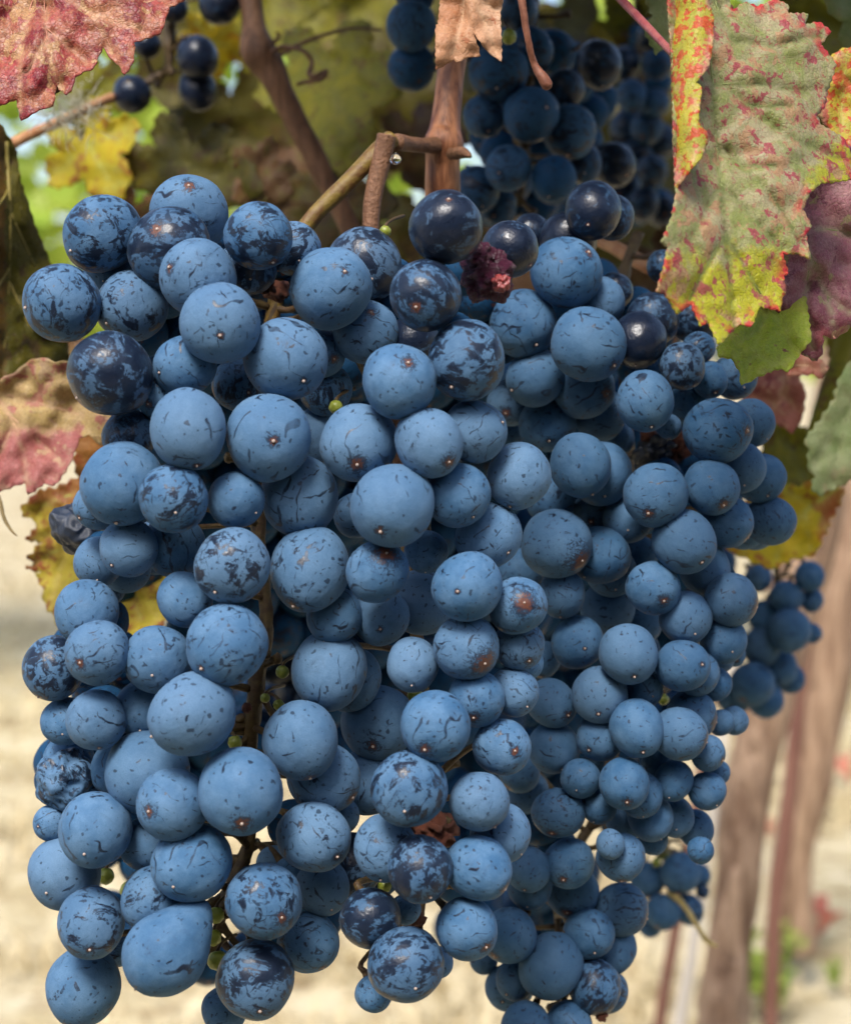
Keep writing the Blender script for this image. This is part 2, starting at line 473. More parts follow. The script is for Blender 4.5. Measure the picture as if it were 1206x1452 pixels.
def trunk(name, label, cat, rows, mat, rough, group=None, sides=14):
    pts = pts_px(rows)
    base = Vector(pts[-1][:3])
    r = empty(name, base, label, cat, group)
    V, F = [], []
    tube(V, F, rel(pts, base), rough, sides, 10, rnd.random() * 50)
    obj('trunk' if cat == 'vine' else 'shaft', mesh(name, V, F), mat, r)
    return r, pts


tr1, _ = trunk('grapevine', 'broad blurred brown vine trunk leaning behind the right edge of the grapes', 'vine',
      [(1215, 380, 1.45, 30), (1175, 640, 1.42, 36), (1120, 860, 1.40, 36), (1068, 1080, 1.38, 35), (1042, 1260, 1.36, 33), (1022, 1452, 1.34, 37), (985, 1800, 1.3, 62), (960, 2430, 1.26, 80)], M_TRUNK, 0.28)
tr2, _ = trunk('grapevine', 'far vine trunk at the right edge of the photo, foot standing in the grass', 'vine',
      [(1240, 420, 2.75, 26), (1215, 640, 2.75, 34), (1192, 800, 2.75, 38), (1168, 960, 2.76, 38), (1142, 1120, 2.77, 34), (1122, 1240, 2.78, 30), (1120, 1345, 2.79, 36)], M_TRUNK, 0.3)
trunk('vine_stake', 'thin dark red stake between the two brown vine trunks', 'stake',
      [(1165, 560, 2.3, 10), (1140, 900, 2.3, 11), (1116, 1150, 2.3, 12), (1098, 1290, 2.3, 11), (1092, 1460, 2.3, 11)], M_STAKE, 0.12)
trunk('vine_stake', 'narrow red brown stake under the rightmost hanging grapes at the lower edge', 'stake',
      [(1020, 900, 1.9, 8), (985, 1150, 1.9, 9), (957, 1320, 1.9, 9), (934, 1460, 1.9, 9), (900, 1760, 1.9, 9)], M_STAKE, 0.1)
trunk('vine_stake', 'pale weathered stake between the red brown stake and the broad trunk', 'stake',
      [(1045, 900, 2.1, 7), (1010, 1150, 2.1, 8), (985, 1330, 2.1, 9), (962, 1460, 2.1, 10), (940, 1640, 2.1, 10)], M_PALE, 0.1)
trunk('vine_stake', 'pale weathered stake beside the thin dark red stake', 'stake',
      [(1195, 560, 2.9, 7), (1178, 860, 2.9, 8), (1152, 1000, 2.9, 10), (1128, 1180, 2.9, 9), (1108, 1400, 2.9, 8)], M_PALE, 0.1)

# a row of vines far behind, seen only through the gap in the leaves
def far_row():
    r = random.Random(11)
    V, F = [], []
    for i in range(5200):
        x = r.uniform(-3.2, 3.2); y = 5.2 + r.gauss(0, 0.28)
        z = 0.95 + 1.25 * r.random() + 0.25 * noise.noise(Vector((x * 2, 0, 1)))
        if noise.noise(Vector((x * 4.3, z * 4.3, 7))) > 0.22: continue
        c = Vector((x, y, z)); s = r.uniform(0.035, 0.065)
        nn = Vector((r.gauss(0, 0.6), -1, r.gauss(0, 0.7))).normalized()
        u = nn.orthogonal().normalized(); w = nn.cross(u)
        q = len(V)
        for kx in range(6):
            an = kx * math.pi / 3 + r.uniform(-0.2, 0.2)
            rad = s * r.uniform(0.7, 1.1)
            V.append(c + u * math.cos(an) * rad + w * math.sin(an) * rad + nn * r.uniform(-0.008, 0.008))
        F.append(tuple(range(q, q + 6)))
    o = obj('far_vine_foliage', mesh('far_vine_foliage', V, F), M_FAR)
    tag(o, 'bright blurred green foliage of the next vine row seen through the gap', 'foliage', kind='stuff')


far_row()

def unseen_row():  # unseen foliage added to block low frontal sky light
    """leafy row added behind the camera, out of view, so the gaps go dark"""
    r = random.Random(12)
    V, F = [], []
    for i in range(9000):
        x = r.uniform(-4.5, 4.5); y = -1.5 + r.gauss(0, 0.16)
        z = 0.35 + 1.55 * r.random()
        c = Vector((x, y, z)); s = r.uniform(0.045, 0.08)
        nn = Vector((r.gauss(0, 0.6), 1, r.gauss(0.3, 0.7))).normalized()
        u = nn.orthogonal().normalized(); w = nn.cross(u)
        q = len(V)
        for kx in range(6):
            an = kx * math.pi / 3 + r.uniform(-0.2, 0.2)
            rad = s * r.uniform(0.7, 1.1)
            V.append(c + u * math.cos(an) * rad + w * math.sin(an) * rad + nn * r.uniform(-0.008, 0.008))
        F.append(tuple(range(q, q + 6)))
    o = obj('light_block_row', mesh('light_block_row', V, F), simple('light_block_leaf', (0.045, 0.06, 0.012), (0.09, 0.10, 0.015), 4, 0.5, trans=0.2))
    tag(o, 'unseen leafy row added behind the camera to block low sky light', 'foliage', kind='stuff')


unseen_row()

# fallen leaves and weeds, blurred on the ground
def ground_at(x, y):
    d = ROT @ Vector(((x - W0 / 2) / FPX, -(y - H0 / 2) / FPX, -1))
    return CAM + d * (-(CAM.z - 0.03) / d.z)


def fallen(x, y, w, rz, label):
    c = ground_at(x, y) + Vector((0, 0, 0.03))
    t = (c - CAM).length
    s = w * t / FPX / 2
    V, F = [Vector((0, 0, 0.0))], []
    for i in range(20):
        an = 2 * math.pi * i / 20
        r = s * (0.78 + 0.22 * math.cos(an * 5) + 0.12 * math.sin(an * 10 + 1))
        V.append(Vector((math.cos(an) * r, math.sin(an) * r * 0.25 - 0.0, math.sin(an) * r * 0.85 + 0.02 * math.cos(an * 3))))
    for i in range(20): F.append((0, 1 + i, 1 + (i + 1) % 20))
    me = mesh('fallen_leaf', V, F)
    o = obj('fallen_leaf', me, M_FALLEN, None, c)
    o.rotation_euler = (0, rz, 0)
    md = o.modifiers.new('thickness', 'SOLIDIFY'); md.thickness = 0.002
    tag(o, label, 'leaf', 'fallen red leaves on the ground')


fallen(1166, 1322, 48, 0.5, 'round red fallen leaf on the ground right of the trunk foot')
fallen(1190, 1104, 44, -0.3, 'red fallen leaf beside the upper part of the far trunk at the right edge')
fallen(1090, 1195, 14, 0.2, 'tiny dark red leaf between the broad trunk and the thin stake')


def weed(x, y, h, label):
    c = ground_at(x, y)
    t = (c - CAM).length
    H = h * t / FPX
    r = random.Random(int(x))
    e = empty('weed', c, label, 'plant')
    V, F = [], []
    SV, SF = [], []
    for s in range(9):
        a = r.uniform(0, 6.28); tip = Vector((math.cos(a) * H * 0.35, math.sin(a) * H * 0.2, H * r.uniform(0.5, 1)))
        tube(SV, SF, [(0, 0, 0, 0.003), (tip.x * 0.4, tip.y * 0.4, tip.z * 0.55, 0.0025), (tip.x, tip.y, tip.z, 0.0015)], 0, 6, 4)
        for l in range(12):
            b = tip * r.uniform(0.2, 1.0)
            d = Vector((r.gauss(0, 1), r.gauss(0, 1), r.gauss(0.3, 0.6))).normalized()
            L = H * r.uniform(0.12, 0.22); w = d.orthogonal().normalized() * L * 0.28
            q = len(V)
            V += [b, b + d * L * 0.5 + w, b + d * L, b + d * L * 0.5 - w]
            F.append((q, q + 1, q + 2, q + 3))
    st = obj('stem', mesh('weed_stem', SV, SF), M_WEED, e)
    lf = obj('foliage', mesh('weed_leaves', V, F), M_WEED, e)


weed(1085, 1440, 150, 'blurred yellow green weed at the lower right between the trunks')
weed(1185, 1400, 40, 'small green weed in the lower right corner')

# ------------------------------------------------------------------ leaves
def point_in(poly, x, y):
    c = False
    j = len(poly) - 1
    for i in range(len(poly)):
        xi, yi = poly[i]; xj, yj = poly[j]
        if (yi > y) != (yj > y) and x < (xj - xi) * (y - yi) / (yj - yi) + xi: c = not c
        j = i
    return c


def seg_d(x, y, a, b):
    ax, ay = a; bx, by = b
    dx, dy = bx - ax, by - ay
    l = dx * dx + dy * dy
    u = 0 if l == 0 else max(0, min(1, ((x - ax) * dx + (y - ay) * dy) / l))
    return math.hypot(x - ax - dx * u, y - ay - dy * u)


def blade(outline, surf, step, veins, zonef, teeth=0.0, tooth=12.0, seed=1, vw=3.0, ew=11.0):
    r = random.Random(seed)
    poly = []
    n = len(outline)
    area = sum(outline[i][0] * outline[(i + 1) % n][1] - outline[(i + 1) % n][0] * outline[i][1] for i in range(n))
    sg = 1 if area > 0 else -1
    for i in range(n):
        a, b = outline[i], outline[(i + 1) % n]
        l = math.hypot(b[0] - a[0], b[1] - a[1])
        k = max(1, int(l / tooth))
        nx, ny = (b[1] - a[1]) / max(l, 1e-6) * sg, -(b[0] - a[0]) / max(l, 1e-6) * sg
        poly.append(a)
        for j in range(k):
            for f, am in ((0.30, 1.0), (0.80, -0.25)) if teeth else ((0.5, 0),):
                u = (j + f + r.uniform(-0.08, 0.08)) / k
                e = teeth * am * r.uniform(0.5, 1.2)
                if u < 0.97:
                    poly.append((a[0] + (b[0] - a[0]) * u + nx * e, a[1] + (b[1] - a[1]) * u + ny * e))
    pts = [Vector(p) for p in poly]
    m = len(pts)
    edges = [(i, (i + 1) % m) for i in range(m)]
    x0 = min(p[0] for p in poly); x1 = max(p[0] for p in poly)
    y0 = min(p[1] for p in poly); y1 = max(p[1] for p in poly)
    yy = y0; row = 0
    while yy < y1:
        xx = x0 + (step / 2 if row % 2 else 0)
        while xx < x1:
            qx, qy = xx + r.uniform(-.2, .2) * step, yy + r.uniform(-.2, .2) * step
            if point_in(poly, qx, qy): pts.append(Vector((qx, qy)))
            xx += step
        yy += step * 0.87; row += 1
    vo, eo, fo, *_ = delaunay_2d_cdt(pts, edges, [], 1, 1e-4)
    vd, ed, zd, P3 = [], [], [], []
    for v in vo:
        x, y = v
        dv = min((seg_d(x, y, ve[i], ve[i + 1]) for ve in veins for i in range(len(ve) - 1)), default=99)
        de = min(seg_d(x, y, outline[i], outline[(i + 1) % n]) for i in range(n))
        vd.append(math.exp(-(dv / vw) ** 2)); ed.append(math.exp(-(de / ew) ** 2)); zd.append(zonef(x, y, de))
        P3.append(P(x, y, surf(x, y, dv)))
    return P3, [tuple(f) for f in fo], vd, ed, zd


def palm(cx, cy, s, rot, seed):
    """outline and veins of a five lobed vine leaf"""
    r = random.Random(seed)
    tips = [(-2.35, 0.62), (-1.25, 0.86), (0, 1.0), (1.25, 0.86), (2.35, 0.62)]
    out = []
    def pt(a, rad):
        a += rot
        return (cx + math.sin(a) * rad * s, cy - math.cos(a) * rad * s)
    out.append(pt(math.pi, 0.10))
    for i, (a, rad) in enumerate(tips):
        ja = r.uniform(-0.08, 0.08); jr = r.uniform(0.9, 1.1)
        out += [pt(a - 0.42, rad * 0.78 * jr), pt(a - 0.17 + ja, rad * 0.9 * jr), pt(a + ja, rad * jr), pt(a + 0.2 + ja, rad * 0.88 * jr), pt(a + 0.42, rad * 0.78 * jr)]
        if i < 4: out.append(pt((a + tips[i + 1][0]) / 2, min(rad, tips[i + 1][1]) * 0.62))
    c = pt(math.pi, -0.05)
    veins = []
    for a, rad in tips:
        veins.append([c, pt(a * 0.97, rad * 0.5), pt(a, rad * 0.93)])
        for q, sd_ in ((0.35, 0.5), (0.35, -0.5), (0.6, 0.35), (0.6, -0.35)):
            veins.append([pt(a, rad * q), pt(a + sd_ * 0.55, rad * (q + 0.26))])
    return out, veins


def leaf(label, outline, t, mat, grad=(0, 0), amp=0.004, wav=90.0, step=9, veins=(), zone=None, teeth=4.0, tooth=13.0,
         seed=1, vr=1.4, curl=0.0, name='vine_leaf', petiole=None, pet_mat=None, group=None, vmat=None, cat='leaf', extra=None, thick=0.00025):
    cx = sum(p[0] for p in outline) / len(outline); cy = sum(p[1] for p in outline) / len(outline)
    zone = zone or (lambda x, y, d: 0.0)
    size = max(max(p[0] for p in outline) - min(p[0] for p in outline), 1)

    def surf(x, y, dv=99):
        b = noise.noise(Vector((x / wav, y / wav, seed * 3.1))) * amp + noise.noise(Vector((x / wav * 2.7, y / wav * 2.7, seed))) * amp * 0.4
        b += noise.noise(Vector((x / 16, y / 16, seed))) * 0.0007
        b += -curl * (((x - cx) / size) ** 2 + ((y - cy) / size) ** 2)
        if extra: b += extra(x, y)
        return t + grad[0] * (x - cx) + grad[1] * (y - cy) + b + 0.0011 * math.exp(-(dv / 6.0) ** 2)
    P3, F, vd, ed, zd = blade(outline, surf, step, veins, zone, teeth, tooth, seed)
    base = veins[0][0] if veins else (cx, cy)
    org = P(base[0], base[1], surf(*base))
    root = empty(name, org, label, cat, group)
    me = mesh('blade', [p - org for p in P3], F)
    for nm, dat in (('vein', vd), ('edge', ed), ('zone', zd)):
        a = me.attributes.new(nm, 'FLOAT', 'POINT')
        a.data.foreach_set('value', dat)
    bo = obj('blade', me, mat, root)
    md = bo.modifiers.new('thickness', 'SOLIDIFY'); md.thickness = thick; md.offset = 0
    for i, ve in enumerate(veins):
        rows = []
        for j, (x, y) in enumerate(catmull([list(q) for q in ve], 5) if len(ve) > 2 else [[lerp(ve[0][0], ve[1][0], u / 5), lerp(ve[0][1], ve[1][1], u / 5)] for u in range(6)]):
            tt = surf(x, y, 0) - 0.0001
            rows.append((*P(x, y, tt), vr * tt / FPX * (1.0 - 0.7 * j / 10) * (1 if len(ve) > 2 else 0.6)))
        V, F2 = [], []
        tube(V, F2, rel(rows, org), 0, 6, 1)
        obj('vein', mesh('vein', V, F2), vmat or mat, root)
    if petiole:
        V, F2 = [], []
        tube(V, F2, rel(pts_px(petiole), org), 0.08, 10, 6)
        obj('petiole', mesh('petiole', V, F2), pet_mat or M_TAN, root)
    return root


def vein_mat(name, c):
    return simple(name, c, tuple(min(1, q * 1.25) for q in c), 200, 0.55)


V_PALE = vein_mat('vein_pale', (0.17, 0.19, 0.06))
V_YEL = vein_mat('vein_yellow', (0.36, 0.38, 0.07))
V_OLV = vein_mat('vein_olive', (0.13, 0.115, 0.022))
V_TAN = vein_mat('vein_tan', (0.46, 0.28, 0.16))
V_RED = vein_mat('vein_red', (0.40, 0.17, 0.11))

# the big spotted leaf at the upper right, its left margin folded forward
MAIN = [(941, -60), (1003, -70), (1039, 15), (1054, 3), (1074, 9), (1098, -2), (1116, 6), (1117, 19), (1145, 19), (1141, 35), (1160, 31), (1178, 44), (1163, 63),
        (1175, 78), (1185, 91), (1172, 130), (1169, 150), (1157, 164), (1163, 177), (1195, 195), (1206, 218), (1212, 254), (1163, 260), (1147, 274),
        (1138, 298), (1150, 320), (1142, 333), (1149, 367), (1128, 360), (1108, 359), (1117, 387), (1110, 392), (1114, 413), (1108, 424), (1106, 441), (1077, 434),
        (1065, 463), (1048, 460), (1019, 489), (1003, 457), (993, 463), (979, 431), (960, 446), (941, 415), (930, 414), (940, 381), (946, 350), (937, 344),
        (953, 304), (958, 272), (955, 207), (953, 118), (952, 83)]
MV = [[(1000, -40), (1010, 120), (1020, 260), (1035, 400), (1040, 470)],
      [(1000, -40), (1040, 60), (1100, 62), (1165, 50)],
      [(1001, 95), (1060, 150), (1110, 190), (1190, 225)],
      [(1004, 190), (1050, 235), (1090, 275), (1140, 350)],
      [(1020, 260), (1060, 300), (1100, 345), (1130, 362)],
      [(1012, 120), (1075, 118), (1140, 130)], [(1050, 235), (1100, 235)], [(1060, 150), (1120, 150)],
      [(1020, 260), (985, 330)], [(1028, 330), (1080, 420)], [(1028, 330), (975, 425)]]


def main_zone(x, y, d):
    z = max(0.0, min(1.0, (y - 300) / 110.0))
    z = max(z, max(0, min(1, (x - 1120) / 60)) * max(0, min(1, (y - 170) / 60)))
    return z * 0.9


ml = leaf('large spotted grey green and yellow leaf with red blotches hanging at the upper right', MAIN, 0.345, L_MAIN, (0.00006, -0.00005), 0.004, 110, 7, MV, main_zone,
          1.6, 9, 5, 1.3, vmat=V_PALE, extra=lambda x, y: 0.010 * math.exp(-((x - 950) / 22.0) ** 2) * 0 - 0.006 * ((x - 1080) / 120.0) ** 2 * (1 if x < 1080 else -0.6))
FLAP = [(941, -60), (952, 83), (953, 118), (955, 207), (958, 272), (962, 262), (968, 257), (980, 240), (992, 227), (1001, 205), (1003, 192), (992, 178), (989, 172), (992, 150), (995, 125), (986, 117), (1003, 97),
        (1009, 70), (1011, 56), (1010, 40), (1012, 28), (1004, 6), (1003, -60)]
org = ml.location.copy()
def flap_surf(x, y, dv=99):
    e = (x - 951) / 55.0
    return 0.3452 - 0.0095 - 0.006 * math.sin(max(0, min(1, e)) * 2.2) + 0.0012 * noise.noise(Vector((x / 25, y / 40, 2))) + (y - 200) * -0.00005
P3, F, vd, ed, zd = blade(FLAP, flap_surf, 6, [[(960, -20), (975, 120), (975, 230)]], lambda x, y, d: 0, 1.2, 10, 8)
me = mesh('folded_margin', [p - org for p in P3], F)
for nm, dat in (('vein', [q * 0.3 for q in vd]), ('edge', ed), ('zone', zd)):
    a = me.attributes.new(nm, 'FLOAT', 'POINT'); a.data.foreach_set('value', dat)
fo = obj('folded_margin', me, L_FLAP, ml)
fo['label'] = 'yellow margin with red specks folded over the front of the leaf'
fo.modifiers.new('thickness', 'SOLIDIFY').thickness = 0.00025
V, F2 = [], []
tube(V, F2, rel(pts_px([(862, -20, 0.40, 6), (905, 25, 0.385, 6), (950, 72, 0.362, 5.5), (968, 92, 0.356, 4.5)]), org), 0.06, 10, 6)
obj('petiole', mesh('petiole', V, F2), M_RED_PET, ml)

leaf('purple leaf behind the large spotted leaf at the right edge', [(1120, 250), (1170, 215), (1235, 200), (1260, 300), (1240, 440), (1204, 464), (1186, 479), (1165, 476), (1166, 495), (1158, 512), (1141, 505), (1120, 470), (1096, 430), (1090, 350)],
     0.372, L_PURPLE, (0.00005, 0), 0.004, 70, 8, [[(1110, 280), (1150, 360), (1172, 420), (1182, 470)], [(1130, 320), (1200, 330), (1240, 350)], [(1150, 360), (1140, 430), (1150, 490)], [(1172, 420), (1205, 445)]],
     lambda x, y, d: max(0, min(1, (y - 400) / 60)), 3, 12, 12, vmat=V_PALE)
leaf('bright green leaf lobe with dark spots under the large spotted leaf', [(1050, 420), (1093, 415), (1141, 420), (1150, 481), (1134, 501), (1117, 527), (1106, 523), (1096, 525), (1086, 529), (1070, 536), (1051, 546), (1048, 525), (1036, 508), (1020, 507), (1015, 495), (1035, 470)],
     0.362, L_GREEN, (0, -0.0001), 0.003, 60, 7, [[(1095, 420), (1082, 460), (1068, 500), (1055, 540)], [(1090, 435), (1115, 470), (1125, 510)], [(1082, 460), (1045, 490)], [(1068, 500), (1095, 515)], [(1072, 490), (1040, 505)]],
     lambda x, y, d: max(0, min(1, (470 - y) / 50)), 2, 11, 13, vmat=V_YEL)
leaf('dull red blurred leaf below the green leaf lobe', [(1040, 520), (1093, 515), (1130, 530), (1142, 556), (1137, 591), (1124, 615), (1110, 606), (1096, 598), (1065, 575), (1045, 562)],
     0.50, L_REDB, (0, 0), 0.004, 60, 8, [[(1120, 525), (1110, 560), (1090, 590)], [(1110, 560), (1135, 585)], [(1105, 570), (1065, 565)]], None, 2, 14, 14, vmat=V_RED)
leaf('dull pink leaf tip beside the dull red blurred leaf', [(1095, 515), (1134, 500), (1158, 508), (1175, 520), (1165, 537), (1150, 530), (1120, 534)], 0.44, L_REDB, (0, 0), 0.003, 50, 7, [[(1105, 520), (1140, 518), (1168, 526)]], lambda x, y, d: 1.0, 2, 12, 15, vmat=V_TAN)
leaf('pale green leaf cut by the right edge of the photo', [(1240, 490), (1206, 512), (1189, 536), (1182, 567), (1160, 598), (1141, 622), (1147, 640), (1144, 660), (1155, 677), (1150, 690), (1160, 703), (1206, 680), (1250, 660)],
     0.47, L_PALEG, (0.0001, 0), 0.004, 80, 8, [[(1240, 540), (1200, 590), (1165, 640), (1150, 665)], [(1200, 590), (1190, 640), (1185, 690)], [(1215, 570), (1190, 555)]], None, 4, 15, 16, vmat=V_PALE)
leaf('yellow green leaf with orange margin at the right above the far small bunch', [(1040, 720), (1113, 687), (1135, 690), (1155, 677), (1176, 690), (1196, 691), (1192, 711), (1175, 739), (1172, 752), (1165, 763), (1155, 787), (1120, 793), (1093, 808), (1055, 791), (1030, 780)],
     0.53, L_YELLOW, (0, 0), 0.005, 80, 8, [[(1190, 690), (1140, 725), (1095, 760), (1050, 785)], [(1140, 725), (1150, 780)], [(1150, 718), (1115, 695)], [(1110, 748), (1100, 795)]], lambda x, y, d: max(0, min(1, (x - 1150) / 40)), 4, 14, 17, vmat=V_YEL)
leaf('olive leaf in shade between the right grapes and the pale green leaf', [(1080, 600), (1110, 595), (1150, 610), (1165, 650), (1150, 690), (1110, 700), (1080, 680)], 0.58, L_OGREEN, (0, 0), 0.004, 60, 9,
     [[(1100, 605), (1130, 650), (1145, 690)], [(1120, 635), (1155, 640)], [(1125, 650), (1100, 680)]], None, 3, 14, 18, vmat=V_OLV)
leaf('red and yellow leaf behind the large spotted leaf at the right edge', [(1165, 95), (1190, 70), (1240, 60), (1250, 180), (1215, 215), (1180, 190), (1160, 165)], 0.385, L_FLAP, (0, 0), 0.003, 60, 8,
     [[(1200, 70), (1195, 130), (1190, 190)], [(1196, 110), (1235, 130)]], lambda x, y, d: 0.6, 3, 13, 19, vmat=V_YEL)
leaf('pale blurred leaf in the top right corner', [(1160, -30), (1260, -40), (1260, 60), (1210, 82), (1188, 55), (1195, 30), (1175, 20)], 0.46, L_PALEG, (0, 0), 0.004, 60, 9,
     [[(1240, -20), (1215, 30), (1200, 70)], [(1225, 10), (1190, 10)]], None, 3, 14, 20, vmat=V_PALE)
leaf('green yellow leaf behind the upper right grapes touching the top edge', [(895, -40), (960, -50), (975, 60), (958, 85), (940, 65), (930, 78), (912, 40), (925, 20)], 0.43, L_PALEG, (0, 0), 0.004, 60, 8,
     [[(935, -40), (940, 10), (950, 70)], [(938, -10), (915, 20)]], None, 3, 13, 21, vmat=V_PALE)

# left side leaves
leaf('pink and tan withered leaf at the left edge beside the grapes', [(-40, 560), (0, 539), (22, 528), (40, 512), (58, 507), (80, 514), (105, 512), (150, 560), (165, 610), (145, 632), (125, 616), (112, 622), (104, 645), (95, 665), (78, 688), (62, 686), (40, 702), (35, 685), (18, 690), (3, 696), (-40, 700)],
     0.43, L_PINK, (0, 0), 0.004, 60, 7, [[(-20, 540), (20, 600), (35, 650), (38, 690)], [(-10, 555), (50, 570), (120, 590)], [(10, 585), (60, 630), (90, 660)], [(20, 600), (0, 640), (-20, 660)], [(50, 570), (70, 540)], [(35, 605), (75, 610)]],
     lambda x, y, d: max(0, min(1, (y - 590) / 40)) * (1 if x < 120 else 0), 2.0, 13, 22, vmat=V_TAN)
leaf('yellow leaf with brown toothed margin behind the left grapes', [(113, 610), (170, 600), (240, 700), (250, 860), (215, 905), (170, 900), (130, 905), (84, 890), (74, 869), (62, 853), (61, 833), (52, 818), (57, 810), (36, 807), (57, 795), (38, 793), (60, 768), (36, 766), (60, 738), (38, 734), (29, 723), (52, 697), (80, 692), (112, 676), (105, 655)],
     0.47, L_YBROWN, (-0.0001, 0), 0.006, 60, 7, [[(180, 650), (130, 720), (90, 790), (75, 850)], [(150, 690), (90, 705), (42, 725)], [(125, 728), (85, 750), (45, 765)], [(100, 775), (70, 785), (45, 800)], [(150, 690), (180, 800), (200, 880)], [(165, 740), (130, 830)]],
     lambda x, y, d: max(0, min(1, (735 - y) / 40)), 4.5, 12, 23, vmat=V_YEL)
leaf('big dark olive leaf with pale midrib at the left edge', [(-60, 190), (0, 175), (22, 210), (30, 260), (50, 320), (78, 390), (90, 450), (100, 520), (40, 530), (0, 560), (-60, 580)],
     0.46, L_OLIVE, (0.0002, 0), 0.005, 80, 8, [[(8, 200), (14, 300), (12, 420), (2, 540)], [(14, 300), (50, 380)], [(12, 270), (-30, 330)], [(13, 380), (-30, 450)], [(13, 400), (50, 480)]],
     lambda x, y, d: 1.0 if x < 8 else 0.0, 1.5, 16, 24, vr=4.5, vmat=simple('olive_midrib', (0.20, 0.155, 0.03), (0.28, 0.22, 0.05), 200))
leaf('red and orange withered leaf in the top left corner', [(-40, -60), (300, -60), (262, 0), (240, 10), (234, 30), (228, 48), (205, 55), (190, 60), (190, 83), (184, 96), (177, 106), (168, 92), (158, 84), (146, 66), (138, 84), (132, 97), (117, 102), (106, 110), (102, 126), (95, 134), (86, 128), (80, 120), (76, 150), (55, 156), (30, 171), (26, 155), (23, 141), (0, 150), (-40, 170)],
     0.36, L_RED, (0, -0.00005), 0.0035, 60, 7, [[(60, -40), (65, 30), (72, 90), (88, 130)], [(60, -30), (130, 20), (170, 95)], [(60, -40), (30, 60), (28, 160)], [(130, 20), (200, 40)], [(66, 40), (125, 90)], [(68, 50), (40, 100)]],
     lambda x, y, d: 0.4 + 0.5 * noise.noise(Vector((x / 40, y / 40, 3))), 1.5, 12, 25, vmat=V_RED)
leaf('brown shaded underside of a leaf lobe hanging below the red corner leaf', [(50, 60), (80, 70), (85, 125), (70, 145), (45, 135)], 0.375, L_BROWN, (0, 0), 0.003, 40, 7, [[(65, 65), (62, 100), (60, 140)]], None, 2, 12, 26, vmat=V_OLV)
leaf('dry orange torn leaf at the top edge in the middle', [(628, -50), (720, -50), (713, 0), (709, 18), (710, 50), (711, 87), (700, 80), (687, 69), (680, 58), (670, 45), (676, 62), (681, 79), (664, 81), (647, 88), (643, 84), (630, 92), (618, 99), (617, 60), (618, 36), (621, 34)],
     0.365, L_DRY, (0, 0), 0.004, 60, 6, [[(660, -40), (690, 5), (705, 15)], [(660, -40), (655, 30), (640, 75)], [(665, -20), (690, 40), (704, 75)]], lambda x, y, d: max(0, min(1, (x - 670) / 25)), 1.0, 9, 27, vmat=V_TAN)

# shaded canopy leaves behind
BG = [
    ('yellow orange leaf above the gap of bright foliage at the upper left', 122, 200, 98, 2.6, L_YELLOW, 0.60, 0.15),
    ('dark olive leaf behind the topmost left grapes', 268, 225, 125, 3.3, L_OLIVE, 0.58, 0.2),
    ('mossy green leaf behind the curly tendril', 470, 95, 150, 3.0, L_OGREEN, 0.63, 0.1),
    ('brown leaf between the bright gap and the topmost left grape', 190, 300, 75, 3.5, L_BROWN, 0.63, 0.8),
    ('olive leaf beside the forked bunch stalks', 470, 285, 120, 2.8, L_OLIVE, 0.61, 0.5),
    ('yellow leaf behind the small dark bunch at the upper left', 300, 55, 72, 3.2, L_YELLOW, 0.72, 0.2),
    ('brown leaf right of the old cane', 585, 190, 90, 2.9, L_BROWN, 0.66, 0.4),
    ('mossy leaf under the red corner leaf', 140, 110, 90, 3.4, L_OGREEN, 0.62, 0.3),
    ('brown leaf half hidden behind the old cane', 380, 240, 70, 3.9, L_BROWN, 0.57, 0.7),
    ('olive leaf behind the dark upper bunch', 780, 60, 160, 3.1, L_OLIVE, 0.74, 0.2),
    ('mossy leaf right of the dark upper bunch at the top edge', 900, 30, 95, 3.0, L_OGREEN, 0.70, 0.2),
    ('brown olive leaf above the shiny black grape', 930, 370, 85, 2.7, L_BROWN, 0.60, 0.6),
    ('dark olive leaf far behind the dark upper bunch', 900, 250, 170, 3.2, L_OLIVE, 0.85, 0.2),
    ('dark olive leaf behind the purple leaf', 1130, 130, 160, 3.3, L_OGREEN, 0.62, 0.2),
    ('mossy leaf between purple and pale green leaves at the right edge', 1200, 420, 120, 3.0, L_OGREEN, 0.66, 0.4),
    ('olive leaf low behind the left shoulder grapes', 60, 470, 90, 3.4, L_BROWN, 0.56, 0.8),
    ('olive leaf behind the topmost middle grapes', 600, 330, 130, 3.2, L_OLIVE, 0.72, 0.4),
    ('olive leaf high behind the old cane at the top edge', 360, -20, 130, 3.1, L_OGREEN, 0.76, 0.3),
]
for i, (lb, x, y, s, rot, m, t, zz) in enumerate(BG):
    out, ve = palm(x, y, s, rot, 40 + i)
    leaf(lb, out, t, m, (rnd.uniform(-.0002, .0002), rnd.uniform(-.0002, .0002)), 0.008, 70, 11, ve, (lambda zz: lambda x, y, d: zz)(zz), 4.5, 15, 60 + i, 1.2,
         vmat=V_OLV if m in (L_OLIVE, L_OGREEN, L_BROWN) else V_YEL)

